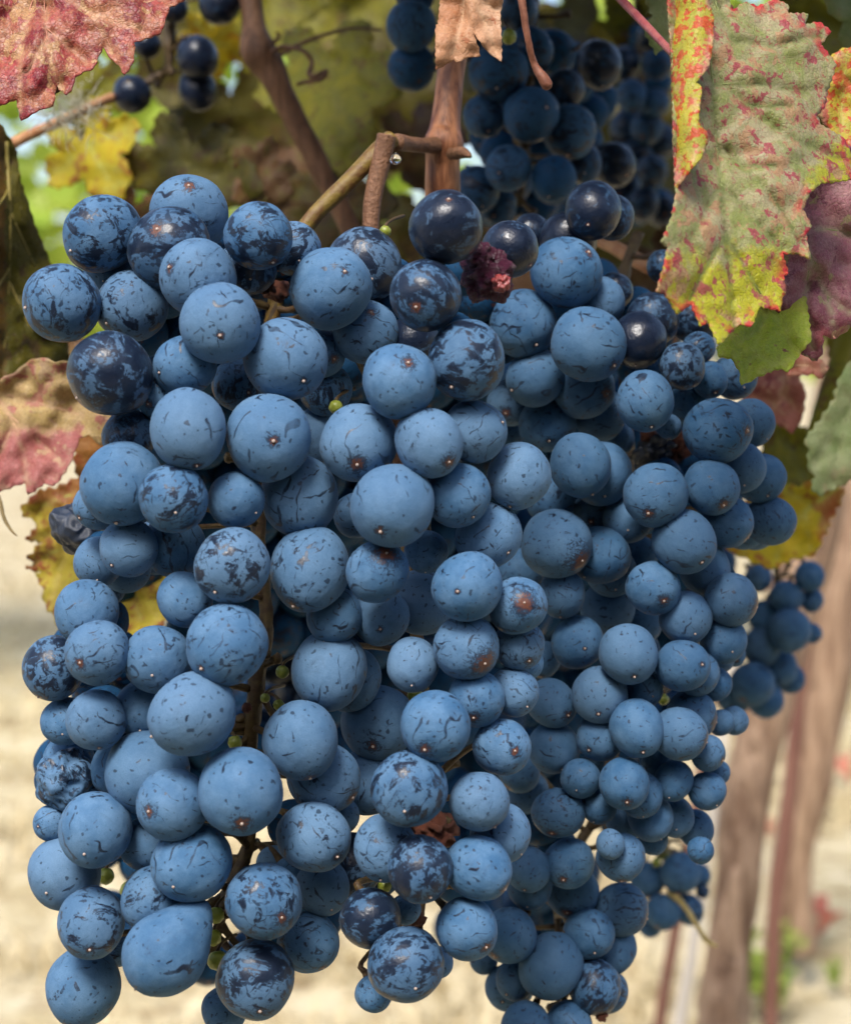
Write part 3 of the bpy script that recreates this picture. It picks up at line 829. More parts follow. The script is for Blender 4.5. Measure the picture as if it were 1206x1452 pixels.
# more background leaves
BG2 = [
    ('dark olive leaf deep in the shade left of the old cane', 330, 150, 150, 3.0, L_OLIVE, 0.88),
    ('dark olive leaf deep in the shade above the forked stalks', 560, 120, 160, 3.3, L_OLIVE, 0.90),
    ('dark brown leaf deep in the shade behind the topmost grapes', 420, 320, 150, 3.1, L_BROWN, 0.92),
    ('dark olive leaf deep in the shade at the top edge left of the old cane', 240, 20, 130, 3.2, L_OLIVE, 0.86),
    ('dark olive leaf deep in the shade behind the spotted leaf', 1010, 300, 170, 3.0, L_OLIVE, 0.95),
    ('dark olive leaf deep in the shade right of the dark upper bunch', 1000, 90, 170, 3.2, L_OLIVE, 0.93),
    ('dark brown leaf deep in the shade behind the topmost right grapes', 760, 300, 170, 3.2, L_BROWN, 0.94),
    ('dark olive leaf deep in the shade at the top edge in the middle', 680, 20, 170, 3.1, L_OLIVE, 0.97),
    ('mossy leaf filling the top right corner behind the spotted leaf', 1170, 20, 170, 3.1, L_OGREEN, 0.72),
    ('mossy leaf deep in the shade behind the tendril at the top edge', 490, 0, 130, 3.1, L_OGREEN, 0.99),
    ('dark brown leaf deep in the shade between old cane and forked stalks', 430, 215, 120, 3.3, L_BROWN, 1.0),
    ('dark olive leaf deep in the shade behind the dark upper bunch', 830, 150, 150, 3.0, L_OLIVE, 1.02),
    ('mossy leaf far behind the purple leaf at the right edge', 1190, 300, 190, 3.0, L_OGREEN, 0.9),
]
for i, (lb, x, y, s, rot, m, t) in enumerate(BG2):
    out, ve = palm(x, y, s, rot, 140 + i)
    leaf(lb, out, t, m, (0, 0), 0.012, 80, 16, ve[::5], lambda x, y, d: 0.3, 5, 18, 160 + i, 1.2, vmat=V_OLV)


def canopy():  # leaves added above the frame, out of view, to shade the upper bunches
    r = random.Random(31)
    V, F = [], []
    for i in range(190):
        t = 0.385 + 0.33 * r.random() ** 1.3
        x = r.uniform(-0.05, 0.15)
        top = 1.0 + t * math.tan(math.radians(11.4))
        s = r.uniform(0.035, 0.06)
        z = top + 0.012 + s * 1.15 + 0.26 * r.random() ** 1.3
        nn = Vector((r.gauss(0, 0.5), r.gauss(-0.5, 0.5), r.uniform(0.5, 1.2))).normalized()
        u = nn.orthogonal().normalized(); w = nn.cross(u)
        out, _ = palm(0, 0, 1.0, r.uniform(0, 6.28), i)
        q = len(V)
        c = Vector((x, t, z))
        V.append(c)
        for a, b in out:
            V.append(c + u * a * s + w * b * s - nn * s * 0.25 * (a * a + b * b) + nn * r.uniform(-1, 1) * s * 0.05)
        n = len(out)
        for j in range(n): F.append((q, q + 1 + j, q + 1 + (j + 1) % n))
    o = obj('shading_canopy', mesh('shading_canopy', V, F), simple('shading_canopy_leaf', (0.06, 0.075, 0.010), (0.14, 0.13, 0.015), 14, 0.5, trans=0.3))
    tag(o, 'unseen mass of vine leaves added above the top edge to shade the upper bunches', 'foliage', kind='stuff')


canopy()  # adds the unseen leaves that shade the upper bunches

# ------------------------------------------------------------------ canes
def cane(label, rows, mat, rough=0.12, name='vine_cane', sides=14, part='cane', cat='cane'):
    pts = pts_px(rows)
    base = Vector(pts[0][:3])
    r = empty(name, base, label, cat)
    V, F = [], []
    tube(V, F, rel(pts, base), rough, sides, 8, rnd.random() * 30)
    obj(part, mesh(part, V, F), mat, r)
    return r, base


def add_tube(root, base, name, rows, mat, rough=0.1, sides=10):
    V, F = [], []
    tube(V, F, rel(pts_px(rows), base), rough, sides, 8, rnd.random() * 30)
    return obj(name, mesh(name, V, F), mat, root)


c1, b1 = cane('smooth red brown cane standing behind the topmost middle grape', [(650, -60, 0.435, 22), (645, 40, 0.43, 21), (637, 120, 0.428, 20), (631, 180, 0.426, 23), (629, 205, 0.425, 29), (628, 228, 0.426, 25), (627, 290, 0.43, 25), (628, 380, 0.45, 24)], M_CANE, 0.10)
add_tube(c1, b1, 'side_stub', [(628, 205, 0.424, 14), (604, 206, 0.418, 11), (582, 204, 0.412, 10.5), (562, 201, 0.405, 12)], M_BROWN, 0.15)
add_tube(c1, b1, 'bud', [(640, 218, 0.42, 9), (655, 216, 0.415, 8), (663, 219, 0.413, 5), (667, 222, 0.412, 2)], M_BROWN, 0.3)
c2, b2 = cane('old brown cane slanting through the shade at the upper middle left', [(352, -40, 0.56, 17), (358, 30, 0.555, 16), (365, 70, 0.55, 24), (385, 100, 0.55, 21), (408, 150, 0.55, 17), (440, 210, 0.55, 16), (472, 275, 0.55, 15), (500, 330, 0.55, 15)], M_CANE2, 0.16)
add_tube(c2, b2, 'tendril', [(385, 75, 0.545, 4), (400, 66, 0.545, 3.4), (430, 72, 0.54, 3.2), (442, 88, 0.54, 3.5), (438, 104, 0.538, 3.8), (446, 108, 0.536, 3.6), (462, 100, 0.535, 3.2), (455, 112, 0.535, 3.4), (432, 116, 0.54, 3), (420, 120, 0.54, 2.4)], M_CANE2, 0.15, 8)
add_tube(c2, b2, 'tendril', [(395, 78, 0.55, 4), (420, 65, 0.555, 3.4), (455, 50, 0.56, 3), (500, 40, 0.57, 2.6), (540, 42, 0.58, 2)], M_CANE2, 0.1, 8)
add_tube(c2, b2, 'tendril', [(388, 60, 0.55, 3.5), (395, 52, 0.55, 3), (392, 45, 0.55, 2.4)], M_CANE2, 0.1, 8)
c3, b3 = cane('tan shoot running in from the left edge above the bright gap', [(-40, 232, 0.50, 9), (0, 213, 0.505, 8.5), (40, 192, 0.51, 7.5), (80, 174, 0.52, 7), (130, 150, 0.54, 7), (160, 138, 0.56, 7)], M_TAN, 0.1)
c4, b4 = cane('orange brown cane stub right of the topmost right grapes', [(835, 332, 0.50, 10), (870, 350, 0.49, 10), (915, 376, 0.48, 10.5), (925, 382, 0.48, 8)], M_TAN, 0.1)
c5, b5 = cane('dry leaf stalk hanging in front of the dark upper bunch', [(735, -30, 0.385, 6), (741, 10, 0.385, 5.5), (748, 55, 0.386, 5), (757, 90, 0.388, 5), (768, 108, 0.388, 8), (776, 121, 0.388, 8), (779, 125, 0.388, 4)], simple('dry_stalk', (0.15, 0.05, 0.025), (0.26, 0.10, 0.055), 400, 0.6), 0.2, 'leaf_stalk', 10, 'stalk', 'stalk')
c6, b6 = cane('green blurred shoot behind the pale green leaf at the right', [(1210, 430, 0.56, 14), (1196, 490, 0.56, 14), (1180, 540, 0.56, 14), (1165, 580, 0.56, 12), (1150, 620, 0.56, 9)], L_OGREEN, 0.1)
c7, b7 = cane('thin dry tendril hanging at the left edge below the pink leaf', [(-8, 690, 0.42, 3.5), (0, 712, 0.42, 3.2), (6, 735, 0.42, 2.8), (16, 752, 0.42, 2.0), (24, 760, 0.42, 1.0)], simple('dry_tendril', (0.22, 0.16, 0.07), (0.3, 0.22, 0.1), 300), 0.1, 'dry_tendril', 8, 'tendril', 'tendril')
c8, b8 = cane('dry yellow stalk sticking out of the lowest right bunch', [(948, 1268, 0.60, 4), (960, 1275, 0.595, 4.5), (975, 1292, 0.59, 4), (995, 1325, 0.585, 3.4), (1004, 1336, 0.58, 4), (1016, 1342, 0.58, 2)], simple('dry_yellow_stalk', (0.42, 0.30, 0.09), (0.55, 0.42, 0.16), 200), 0.15, 'dry_stalk', 8, 'stalk', 'stalk')

# water drop hanging from the bend of the bunch stalk
bm = bmesh.new()
bmesh.ops.create_uvsphere(bm, u_segments=20, v_segments=14, radius=1)
for v in bm.verts:
    if v.co.z > 0: v.co.z *= 1.35; v.co.x *= 1 - 0.35 * v.co.z / 1.35; v.co.y *= 1 - 0.35 * v.co.z / 1.35
me = bpy.data.meshes.new('water_drop'); bm.to_mesh(me); bm.free(); smooth(me)
k = NT('water')
mw = k.done(k.n('BsdfGlass', ins={'Color': (1, 1, 1), 'Roughness': 0.0, 'IOR': 1.33}).outputs[0])
wd = obj('water_drop', me, mw, None, P(561, 226, 0.398))
wd.scale = (0.0013, 0.0013, 0.00115)
tag(wd, 'clear water drop hanging under the bend of the bunch stalk', 'drop')

# cobweb tuft
org = P(98, 155, 0.50)
ct = empty('cobweb', org, 'pale fluffy cobweb tuft on the tan shoot at the upper left', 'cobweb')
V, F = [], []
r5 = random.Random(5)
for i in range(170):
    a = Vector((r5.gauss(0, 0.0042), r5.gauss(0, 0.002), r5.gauss(0, 0.003)))
    b = a + Vector((r5.gauss(0, 0.004), r5.gauss(0, 0.003), r5.gauss(-0.0005, 0.004)))
    c = (a + b) / 2 + Vector((r5.gauss(0, 0.0015), r5.gauss(0, 0.0015), r5.gauss(0, 0.0015)))
    tube(V, F, [(*a, 0.00009), (*c, 0.00012), (*b, 0.00006)], 0, 4, 3)
obj('silk', mesh('silk', V, F), M_WEB, ct)['kind'] = 'stuff'

# ------------------------------------------------------------------ grapes
# bunch x y r layer rub [sx sy]  (rub 0 = full bloom .. 9 = black; high in D to paint its backlit shade); sx sy = where the scar shows
GR = """
L 145 331 52 1 4
L 312 459 57 0 1 318 480
L 281 394 55 0 2 245 384
L 240 352 58 0 6 230 332
L 268 306 55 1 2 274 275
L 366 335 47 1 4
L 352 378 40 1 5
L 155 385 35 2 2
L 87 430 56 0 4 41 440
L 187 434 51 0 4 158 461
L 156 530 59 0 6 112 566
L 262 519 41 1 1 232 530
L 340 545 38 3 3
L 267 608 54 0 0
L 381 621 60 0 0 393 628
L 225 560 33 2 2
L 228 583 28 3 2
L 183 618 37 2 5
L 417 352 37 1 4
L 468 409 57 0 2 490 393
C 517 375 50 1 6
C 518 470 45 1 1 528 446
L 455 502 33 2 1 474 511
L 405 510 59 0 2 432 542
C 632 322 51 0 7 635 292
C 602 419 51 0 6 590 440
C 723 353 39 2 8
C 662 510 56 0 4 640 550
C 566 541 52 0 1 579 518
C 585 485 36 3 7
L 462 552 36 3 3
C 509 627 53 1 1 508 659
C 608 627 49 0 1 634 654
C 672 612 45 1 1 711 600
C 556 718 59 0 0 541 752
C 649 702 45 1 1 671 735
L 425 703 55 1 1
L 439 807 57 0 2 420 853
C 535 811 43 1 1 548 785
C 475 873 37 1 1
C 539 874 40 2 1 540 888
C 466 950 52 1 1
C 494 962 45 2 2
C 604 782 31 3 1
C 596 855 45 3 1
C 663 832 49 0 1 649 836
C 692 760 46 2 1
C 585 942 36 2 1
C 661 918 46 1 2 686 938
C 735 675 43 1 1 723 715
C 505 730 32 4 1
L 445 622 42 4 2
L 173 685 56 1 1
L 246 706 49 0 3
L 335 708 39 1 0
L 138 718 33 2 1
L 140 797 35 3 2
L 182 777 40 2 1 163 801
L 178 803 36 3 1 147 815
L 155 835 22 4 4
L 222 776 38 3 1
L 247 773 44 2 2
L 329 802 53 0 3 309 838
L 262 850 37 2 0
L 123 868 43 1 1
L 139 926 47 0 2 120 937
L 76 947 43 1 4
L 224 936 48 1 1
L 321 913 59 0 2 290 945
L 273 1013 58 0 1 222 1040
L 137 1021 42 1 1
L 92 1023 33 2 1
L 203 1005 39 2 1
L 98 1077 34 3 1
L 209 1094 58 1 1
L 165 1090 36 2 1
L 341 1123 61 0 0 348 1158
L 245 1141 52 0 1 216 1144
L 75 1168 26 2 1 60 1168
L 135 1176 51 1 1
L 92 1238 50 2 1
L 208 1197 37 3 1
L 272 1224 54 1 1
L 129 1308 47 1 3 135 1335
L 216 1275 44 2 3
L 118 1399 50 2 2
L 234 1352 59 0 1 196 1397
L 165 1345 26 4 3
L 318 1432 31 3 2
L 374 1277 53 0 3 403 1292
L 362 1389 56 1 4 373 1424
L 437 1337 43 2 2 460 1368
L 444 1187 50 0 2 478 1208
L 457 1258 38 2 1
L 415 1248 32 2 1
L 388 1225 25 3 1
L 459 1104 49 1 2
L 482 1155 26 2 1
L 426 1050 53 0 1 440 1098
C 616 1030 49 0 1 602 1058
C 536 1024 50 2 2 530 1052
C 520 1108 45 3 2
C 580 1119 53 0 4
C 680 1137 42 0 2 702 1173
C 675 990 40 1 2
C 728 981 34 1 2
C 711 1059 39 1 2 728 1060
C 733 859 41 0 2 740 853
C 736 914 35 1 2 749 936
C 745 940 24 3 1
C 710 1181 42 1 1
C 545 1203 42 1 2
C 596 1232 46 0 5 610 1266
C 678 1231 45 0 1 711 1254
C 524 1302 43 1 6
C 495 1230 44 3 5
C 575 1369 54 0 5
C 662 1317 44 0 1 688 1336
C 530 1409 25 2 2
C 618 1365 24 3 2
C 575 1290 22 3 1
R 748 1233 33 0 1 742 1260
R 750 1256 31 1 1
R 722 1327 40 0 1
R 686 1362 19 2 1
R 730 1390 28 1 1
R 722 1400 33 2 1
R 745 1455 35 1 2
R 781 1370 44 0 0
R 835 1325 37 0 2 840 1345
R 843 1400 36 0 4 849 1432
R 861 1406 28 1 3
R 880 1290 39 0 2 917 1301
R 868 1347 33 1 1
R 806 1224 36 0 1 796 1242
R 812 1263 37 1 0
R 806 1455 33 1 2
R 865 1197 20 0 0
R 880 1216 34 1 2
R 742 459 47 0 1 757 490
R 802 386 52 0 2 833 361
R 834 488 52 0 1 867 520
R 758 535 40 1 0
R 826 550 44 1 1 856 560
R 850 588 37 2 1 876 588
R 850 430 35 2 2
R 905 482 38 1 9
R 922 520 22 3 1
R 914 568 41 0 1
R 948 605 18 2 1
R 948 585 20 3 1
R 725 571 34 2 1
R 776 601 39 1 2 776 626
R 823 660 44 0 0 838 700
R 852 671 42 1 0
R 872 622 26 3 1
R 720 612 24 4 1
R 780 707 35 2 1
R 839 728 28 3 1
R 789 771 49 0 1 820 793
R 851 787 42 1 0
R 866 810 34 2 0
R 796 842 33 1 1
R 736 810 33 3 1
R 862 862 37 3 0
R 818 911 36 2 0 826 917
R 890 927 41 0 0 895 955
R 850 985 39 1 0 845 1007
R 908 972 31 2 1
R 781 997 34 1 0 801 1010
R 770 935 24 3 1
R 926 834 38 1 0 936 850
R 929 702 46 0 1 914 729
R 970 767 44 0 0 988 794
R 890 735 34 2 0
R 900 790 30 3 0
R 905 880 34 4 0
R 1008 690 39 0 1 1020 715
R 1017 611 47 0 2 1051 612
R 1048 663 36 1 0
R 1064 600 34 2 0
R 1078 678 35 2 1
R 1092 738 34 2 1
R 1030 740 36 1 1
R 1055 746 32 2 1
R 1070 750 28 3 1
R 998 805 35 1 0
R 1036 850 38 0 1 1072 861
R 971 876 37 1 0
R 1025 908 33 1 0
R 967 944 37 0 1 988 940
R 988 955 31 1 0
R 902 1033 39 0 0 907 1060
R 964 1040 37 0 0 999 1051
R 981 1013 34 1 1 1013 1023
R 850 1047 33 1 0
R 785 1060 35 1 0 795 1087
R 823 1104 27 1 0
R 885 1111 36 0 1 885 1132
R 908 1127 31 1 1
R 791 1153 36 1 2
R 848 1143 25 2 0
R 735 1095 29 3 0
R 745 1122 30 4 0
R 922 1158 31 1 0
R 885 1165 26 2 0
R 955 1107 27 1 0
R 955 1158 28 1 0
R 1003 1068 25 1 0
R 1002 1122 26 1 0
R 993 1206 19 1 0
R 986 1175 25 2 0
R 930 1082 20 2 0
R 1013 970 23 2 0
R 1020 935 20 3 0
R 1040 928 16 3 0
R 1022 1025 18 2 0
R 1040 1022 20 2 0
R 1018 1095 17 2 0
R 925 1190 22 3 0
R 840 298 40 1 7
R 868 308 31 2 6
R 806 340 40 1 9
R 752 330 27 2 8
R 925 452 37 2 6
R 871 412 26 2 7
R 967 519 31 1 4
R 1005 538 25 2 2
R 977 573 29 2 1
R 990 493 23 2 4
R 1040 535 31 3 3
R 985 450 36 3 6
R 940 378 24 3 6
U 707 102 42 0 3
U 686 165 29 1 3
U 753 162 40 0 3 772 160
U 807 187 37 1 3
U 720 238 33 0 3 706 250
U 785 253 32 0 2
U 800 126 28 2 5
U 825 232 27 2 5
U 752 72 31 1 4
U 735 15 27 2 5
U 675 268 32 1 4
U 705 290 26 2 4
U 848 92 32 3 7
U 868 233 31 3 7
U 660 60 30 2 5
F 895 135 22 0 4
F 928 146 20 0 4
F 931 91 21 1 4
F 917 182 23 1 4
F 924 241 22 0 5
F 900 220 24 1 6
F 910 290 24 1 6
F 890 180 26 2 6
F 935 200 24 2 6
F 885 90 24 2 6
F 925 50 22 2 6
F 940 300 22 2 6
F 880 270 28 2 6
E 583 37 36 0 3
E 583 95 33 1 3
E 588 -8 26 1 4
D 280 81 29 0 8
D 280 127 27 1 8
D 187 133 27 0 8
D 208 63 20 1 8
D 247 13 19 1 8
D 312 3 30 0 8
G 1119 894 28 0 0
G 1079 917 24 0 0
G 1114 847 21 1 0
G 1147 817 19 0 0
G 1150 851 15 1 0
G 1083 875 21 1 0
G 1104 945 23 1 0
G 1120 963 19 2 0
G 1066 970 28 0 0
G 1084 992 23 1 0
G 1075 820 18 2 0
G 1150 898 13 2 0
G 1040 990 21 2 0
H 964 1238 25 0 1
H 917 1248 22 1 1
H 939 1293 22 0 1
H 976 1290 19 1 3
H 922 1313 15 1 2
H 996 1265 9 1 5
H 988 1242 17 1 2
"""
BUNCH = {  # base distance, axis x, half width, bulge, attach, label
    'L': (0.338, 265, 260, 0.030, (430, 320, 0.40), 'heavy blue bunch nearest the camera filling the left half'),
    'C': (0.338, 580, 250, 0.026, (520, 320, 0.40), 'blue bunch hanging in the middle below the red brown cane'),
    'R': (0.392, 900, 260, 0.034, (880, 330, 0.45), 'long blue bunch on the right beside the spotted leaf'),
    'U': (0.495, 750, 160, 0.020, (760, -40, 0.48), 'dark shaded bunch above the middle behind the dry orange leaf stalk'),
    'F': (0.66, 910, 200, 0.010, (900, -40, 0.64), 'almost black bunch deep in shade left of the spotted leaf'),
    'E': (0.50, 585, 100, 0.010, (590, -60, 0.52), 'dark blue grapes at the top edge left of the dry orange leaf'),
    'D': (0.56, 250, 200, 0.010, (245, -40, 0.57), 'sparse dark bunch with bare stalks below the red corner leaf'),
    'G': (0.60, 1095, 120, 0.020, (1095, 800, 0.63), 'small blurred bunch at the right in front of the broad trunk'),
    'H': (0.60, 950, 120, 0.020, (950, 1170, 0.63), 'lowest small blurred bunch at the lower right above the stakes'),
}
LAY = [0.0, 0.0045, 0.010, 0.019, 0.029, 0.038, 0.048]
FILL = {
    'L': ([(100, 320), (440, 300), (540, 430), (545, 1000), (505, 1150), (490, 1330), (420, 1395), (300, 1400), (190, 1400), (85, 1310), (48, 1200), (50, 950), (95, 850), (150, 610), (150, 560), (130, 430)], 62, 40),
    'C': ([(480, 340), (700, 320), (760, 440), (790, 800), (770, 1200), (710, 1370), (540, 1380), (480, 1280), (460, 1060), (430, 700)], 62, 40),
    'R': ([(720, 380), (860, 330), (1020, 520), (1060, 640), (1060, 780), (1020, 900), (980, 1150), (900, 1210), (860, 1380), (700, 1400), (680, 1000), (690, 600)], 56, 34),
    'U': ([(650, 20), (860, 20), (890, 260), (860, 330), (660, 330)], 54, 33),
    'F': ([(860, 20), (950, 20), (960, 330), (870, 330)], 40, 24),
}
HOLES = [(352, 1192, 26), (160, 1243, 14), (306, 1282, 16), (412, 1110, 10), (506, 1160, 24), (828, 1168, 18), (592, 1292, 9), (205, 872, 26), (385, 980, 30)]


def unit_grape(seed, wrinkle=0.0):
    bm = bmesh.new()
    bmesh.ops.create_uvsphere(bm, u_segments=40, v_segments=24, radius=1)
    for v in bm.verts:
        p = v.co.copy()
        d = 0.06 * noise.noise(p * 0.9 + Vector((seed * 5.3, 0, 0))) + 0.016 * noise.noise(p * 2.1 + Vector((0, seed * 3.7, 0)))
        v.co = p * (1 + d)
        q = -p.z
        v.co -= p * 0.020 * math.exp(-((1 - q) / 0.010) ** 2)        # dimple at the scar
        if p.z > 0.8: v.co += p * 0.05 * (p.z - 0.8)                 # shoulder at the stalk
    me = bpy.data.meshes.new('grape')
    bm.to_mesh(me); bm.free()
    smooth(me)
    me.materials.append(M_GRAPE)
    return me


GM = [unit_grape(i) for i in range(6)]
PEAR = unit_grape(9)
for v in PEAR.vertices:
    if v.co.z > 0.1:
        q_ = (v.co.z - 0.1) / 0.9
        v.co.z += 0.42 * q_ ** 3.5
bm = bmesh.new()
bmesh.ops.create_icosphere(bm, subdivisions=2, radius=0.042)
for v in bm.verts: v.co.z *= 0.9
SCAR = bpy.data.meshes.new('blossom_scar'); bm.to_mesh(SCAR); bm.free(); smooth(SCAR); SCAR.materials.append(M_SCAR)
CAM_F = ROT @ Vector((0, 0, -1)); CAM_R = ROT @ Vector((1, 0, 0)); CAM_U = ROT @ Vector((0, 1, 0))

grapes = []
for ln in GR.strip().splitlines():
    q = ln.split()
    grapes.append([q[0]] + [float(v) for v in q[1:]])
    grapes[-1][3] *= 1.12 if q[0] in 'GH' else 1.01 if grapes[-1][4] < 1 else 1.035
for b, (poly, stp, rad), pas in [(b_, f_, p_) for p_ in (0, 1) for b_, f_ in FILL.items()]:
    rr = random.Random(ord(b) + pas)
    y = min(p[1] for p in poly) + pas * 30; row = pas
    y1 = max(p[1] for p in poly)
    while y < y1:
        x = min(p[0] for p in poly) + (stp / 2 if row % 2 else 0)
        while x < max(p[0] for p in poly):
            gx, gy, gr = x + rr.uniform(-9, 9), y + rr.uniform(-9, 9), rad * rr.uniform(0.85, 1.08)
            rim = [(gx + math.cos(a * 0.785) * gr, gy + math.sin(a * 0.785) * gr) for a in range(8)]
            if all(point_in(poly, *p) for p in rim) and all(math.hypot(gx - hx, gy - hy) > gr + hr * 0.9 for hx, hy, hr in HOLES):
                grapes.append([b, gx, gy, gr, 5 + pas, 3])  # filler grape, its dark colour paints shade into the gaps
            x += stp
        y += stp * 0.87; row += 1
# extra berries behind the open stalk
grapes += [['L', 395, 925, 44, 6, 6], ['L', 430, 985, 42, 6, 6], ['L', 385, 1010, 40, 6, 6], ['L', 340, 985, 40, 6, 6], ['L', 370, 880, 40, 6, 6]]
KEY = {'L': 0, 'C': 0, 'R': 1.5, 'G': 4, 'H': 4, 'U': 9, 'E': 9, 'D': 9, 'F': 14}
grapes.sort(key=lambda g: g[4] * 2 + KEY[g[0]] * 2 if g[4] < 5 else 100 + g[4] + KEY[g[0]])
placed, flat = [], []
TPOS = {}
SKIN = 0.87
for gi, g in enumerate(grapes):
    b, x, y, r, lay = g[0], g[1], g[2], g[3], int(g[4])
    base, ax, hw, bul, *_ = BUNCH[b]
    u = max(-1.0, min(1.0, (x - ax) / hw))
    t = base + LAY[lay] + bul * u * u
    if b == 'L' and y < 600: t += 0.006 * (600 - y) / 300
    if b in 'LC' and y > 1200: t += 0.008 * (y - 1200) / 250
    if b == 'R' and y < 600: t += 0.012 * (600 - y) / 300
    d = Vector(((x - W0 / 2) / FPX, -(y - H0 / 2) / FPX, -1.0))
    for fx, fy, fr, ft in flat:
        if math.hypot(fx - x, fy - y) < 0.90 * (fr + r): t = max(t, ft + 0.0022)
    for it in range(400):
        c = d * t; R = r * t / FPX
        hit = False
        for (pc, pr) in placed:
            if abs(pc.x - c.x) < pr + R and abs(pc.y - c.y) < pr + R and (pc - c).length < SKIN * (pr + R):
                hit = True; break
        if not hit: break
        t += 0.0004
    placed.append((c, R)); flat.append((x, y, r, t))
    TPOS[gi] = t

roots, RAC = {}, {}
RPATH = {
    'L': [(556, 196, 0.404, 13), (530, 220, 0.402, 13), (490, 262, 0.400, 12.5), (440, 312, 0.398, 12), (400, 380, 0.396, 11), (375, 520, 0.394, 10), (365, 720, 0.392, 10), (378, 880, 0.390, 9), (366, 950, 0.386, 11), (357, 1030, 0.386, 11), (354, 1120, 0.388, 10), (352, 1200, 0.386, 9), (322, 1270, 0.384, 9), (308, 1320, 0.384, 8), (300, 1370, 0.386, 5)],
    'C': [(548, 192, 0.400, 14), (540, 230, 0.400, 13.5), (526, 300, 0.398, 13), (530, 400, 0.396, 11), (560, 600, 0.392, 10), (580, 800, 0.392, 9), (600, 1000, 0.390, 9), (604, 1130, 0.380, 10), (598, 1200, 0.380, 9), (594, 1290, 0.378, 8), (588, 1330, 0.380, 5)],
    'R': [(905, 330, 0.47, 8), (880, 420, 0.465, 9), (890, 640, 0.455, 9), (880, 900, 0.452, 9), (860, 1120, 0.450, 8), (820, 1200, 0.446, 7), (790, 1300, 0.442, 6), (812, 1410, 0.442, 5)],
    'U': [(760, -40, 0.545, 7), (750, 100, 0.54, 7), (745, 220, 0.535, 6), (735, 290, 0.535, 4)],
    'F': [(900, -40, 0.70, 5), (910, 150, 0.69, 4), (915, 290, 0.69, 3)],
    'E': [(590, -60, 0.53, 5), (585, 40, 0.52, 4), (585, 100, 0.52, 3)],
    'D': [(245, -40, 0.575, 9), (242, 20, 0.572, 9), (240, 60, 0.57, 8), (237, 95, 0.57, 6.5), (215, 112, 0.568, 6), (190, 130, 0.566, 4)],
    'G': [(1100, 800, 0.63, 4), (1100, 860, 0.63, 4), (1090, 930, 0.63, 3), (1080, 990, 0.63, 2)],
    'H': [(945, 1190, 0.63, 4), (945, 1230, 0.63, 4), (950, 1280, 0.63, 3), (935, 1310, 0.63, 2)],
}
NOPED = {'L': 5}
for b, (_, _, _, _, at, lb) in BUNCH.items():
    o3 = P(*at)
    roots[b] = empty('grape_bunch', o3, lb, 'grapes', 'bunches of blue grapes')
    RAC[b] = ([], [])
    pts = rel(pts_px(RPATH[b]), o3)
    if b in 'LC':
        # visible peduncle above, darker stalk inside the bunch
        V, F = [], []
        tube(V, F, pts[:6], 0.10, 12, 8, 3.0)
        obj('peduncle', mesh('peduncle', V, F), M_OLIVE if b == 'L' else M_BROWN, roots[b])
        pts = pts[4:]
    RAC[b] = ([], [], catmull(pts, 8))
    tube(RAC[b][0], RAC[b][1], pts, 0.45, 12, 8, 2.0)
    rk = random.Random(ord(b) * 3)
    for p in RAC[b][2][4::3]:      # short side stalks with knobbed ends
        c0 = Vector(p[:3])
        dv_ = Vector((rk.gauss(0, 1), rk.gauss(-0.4, 0.6), rk.gauss(0, 0.6))).normalized()
        L_ = rk.uniform(0.004, 0.010)
        rr_ = 0.0007
        tube(RAC[b][0], RAC[b][1], [(*c0, rr_ * 1.5), (*(c0 + dv_ * L_ * 0.6 + Vector((0, 0, -0.0006))), rr_), (*(c0 + dv_ * L_), rr_ * 1.5), (*(c0 + dv_ * (L_ + 0.0012)), rr_ * 1.9), (*(c0 + dv_ * (L_ + 0.0018)), rr_ * 0.8)], 0.3, 7, 4, c0.x * 99)

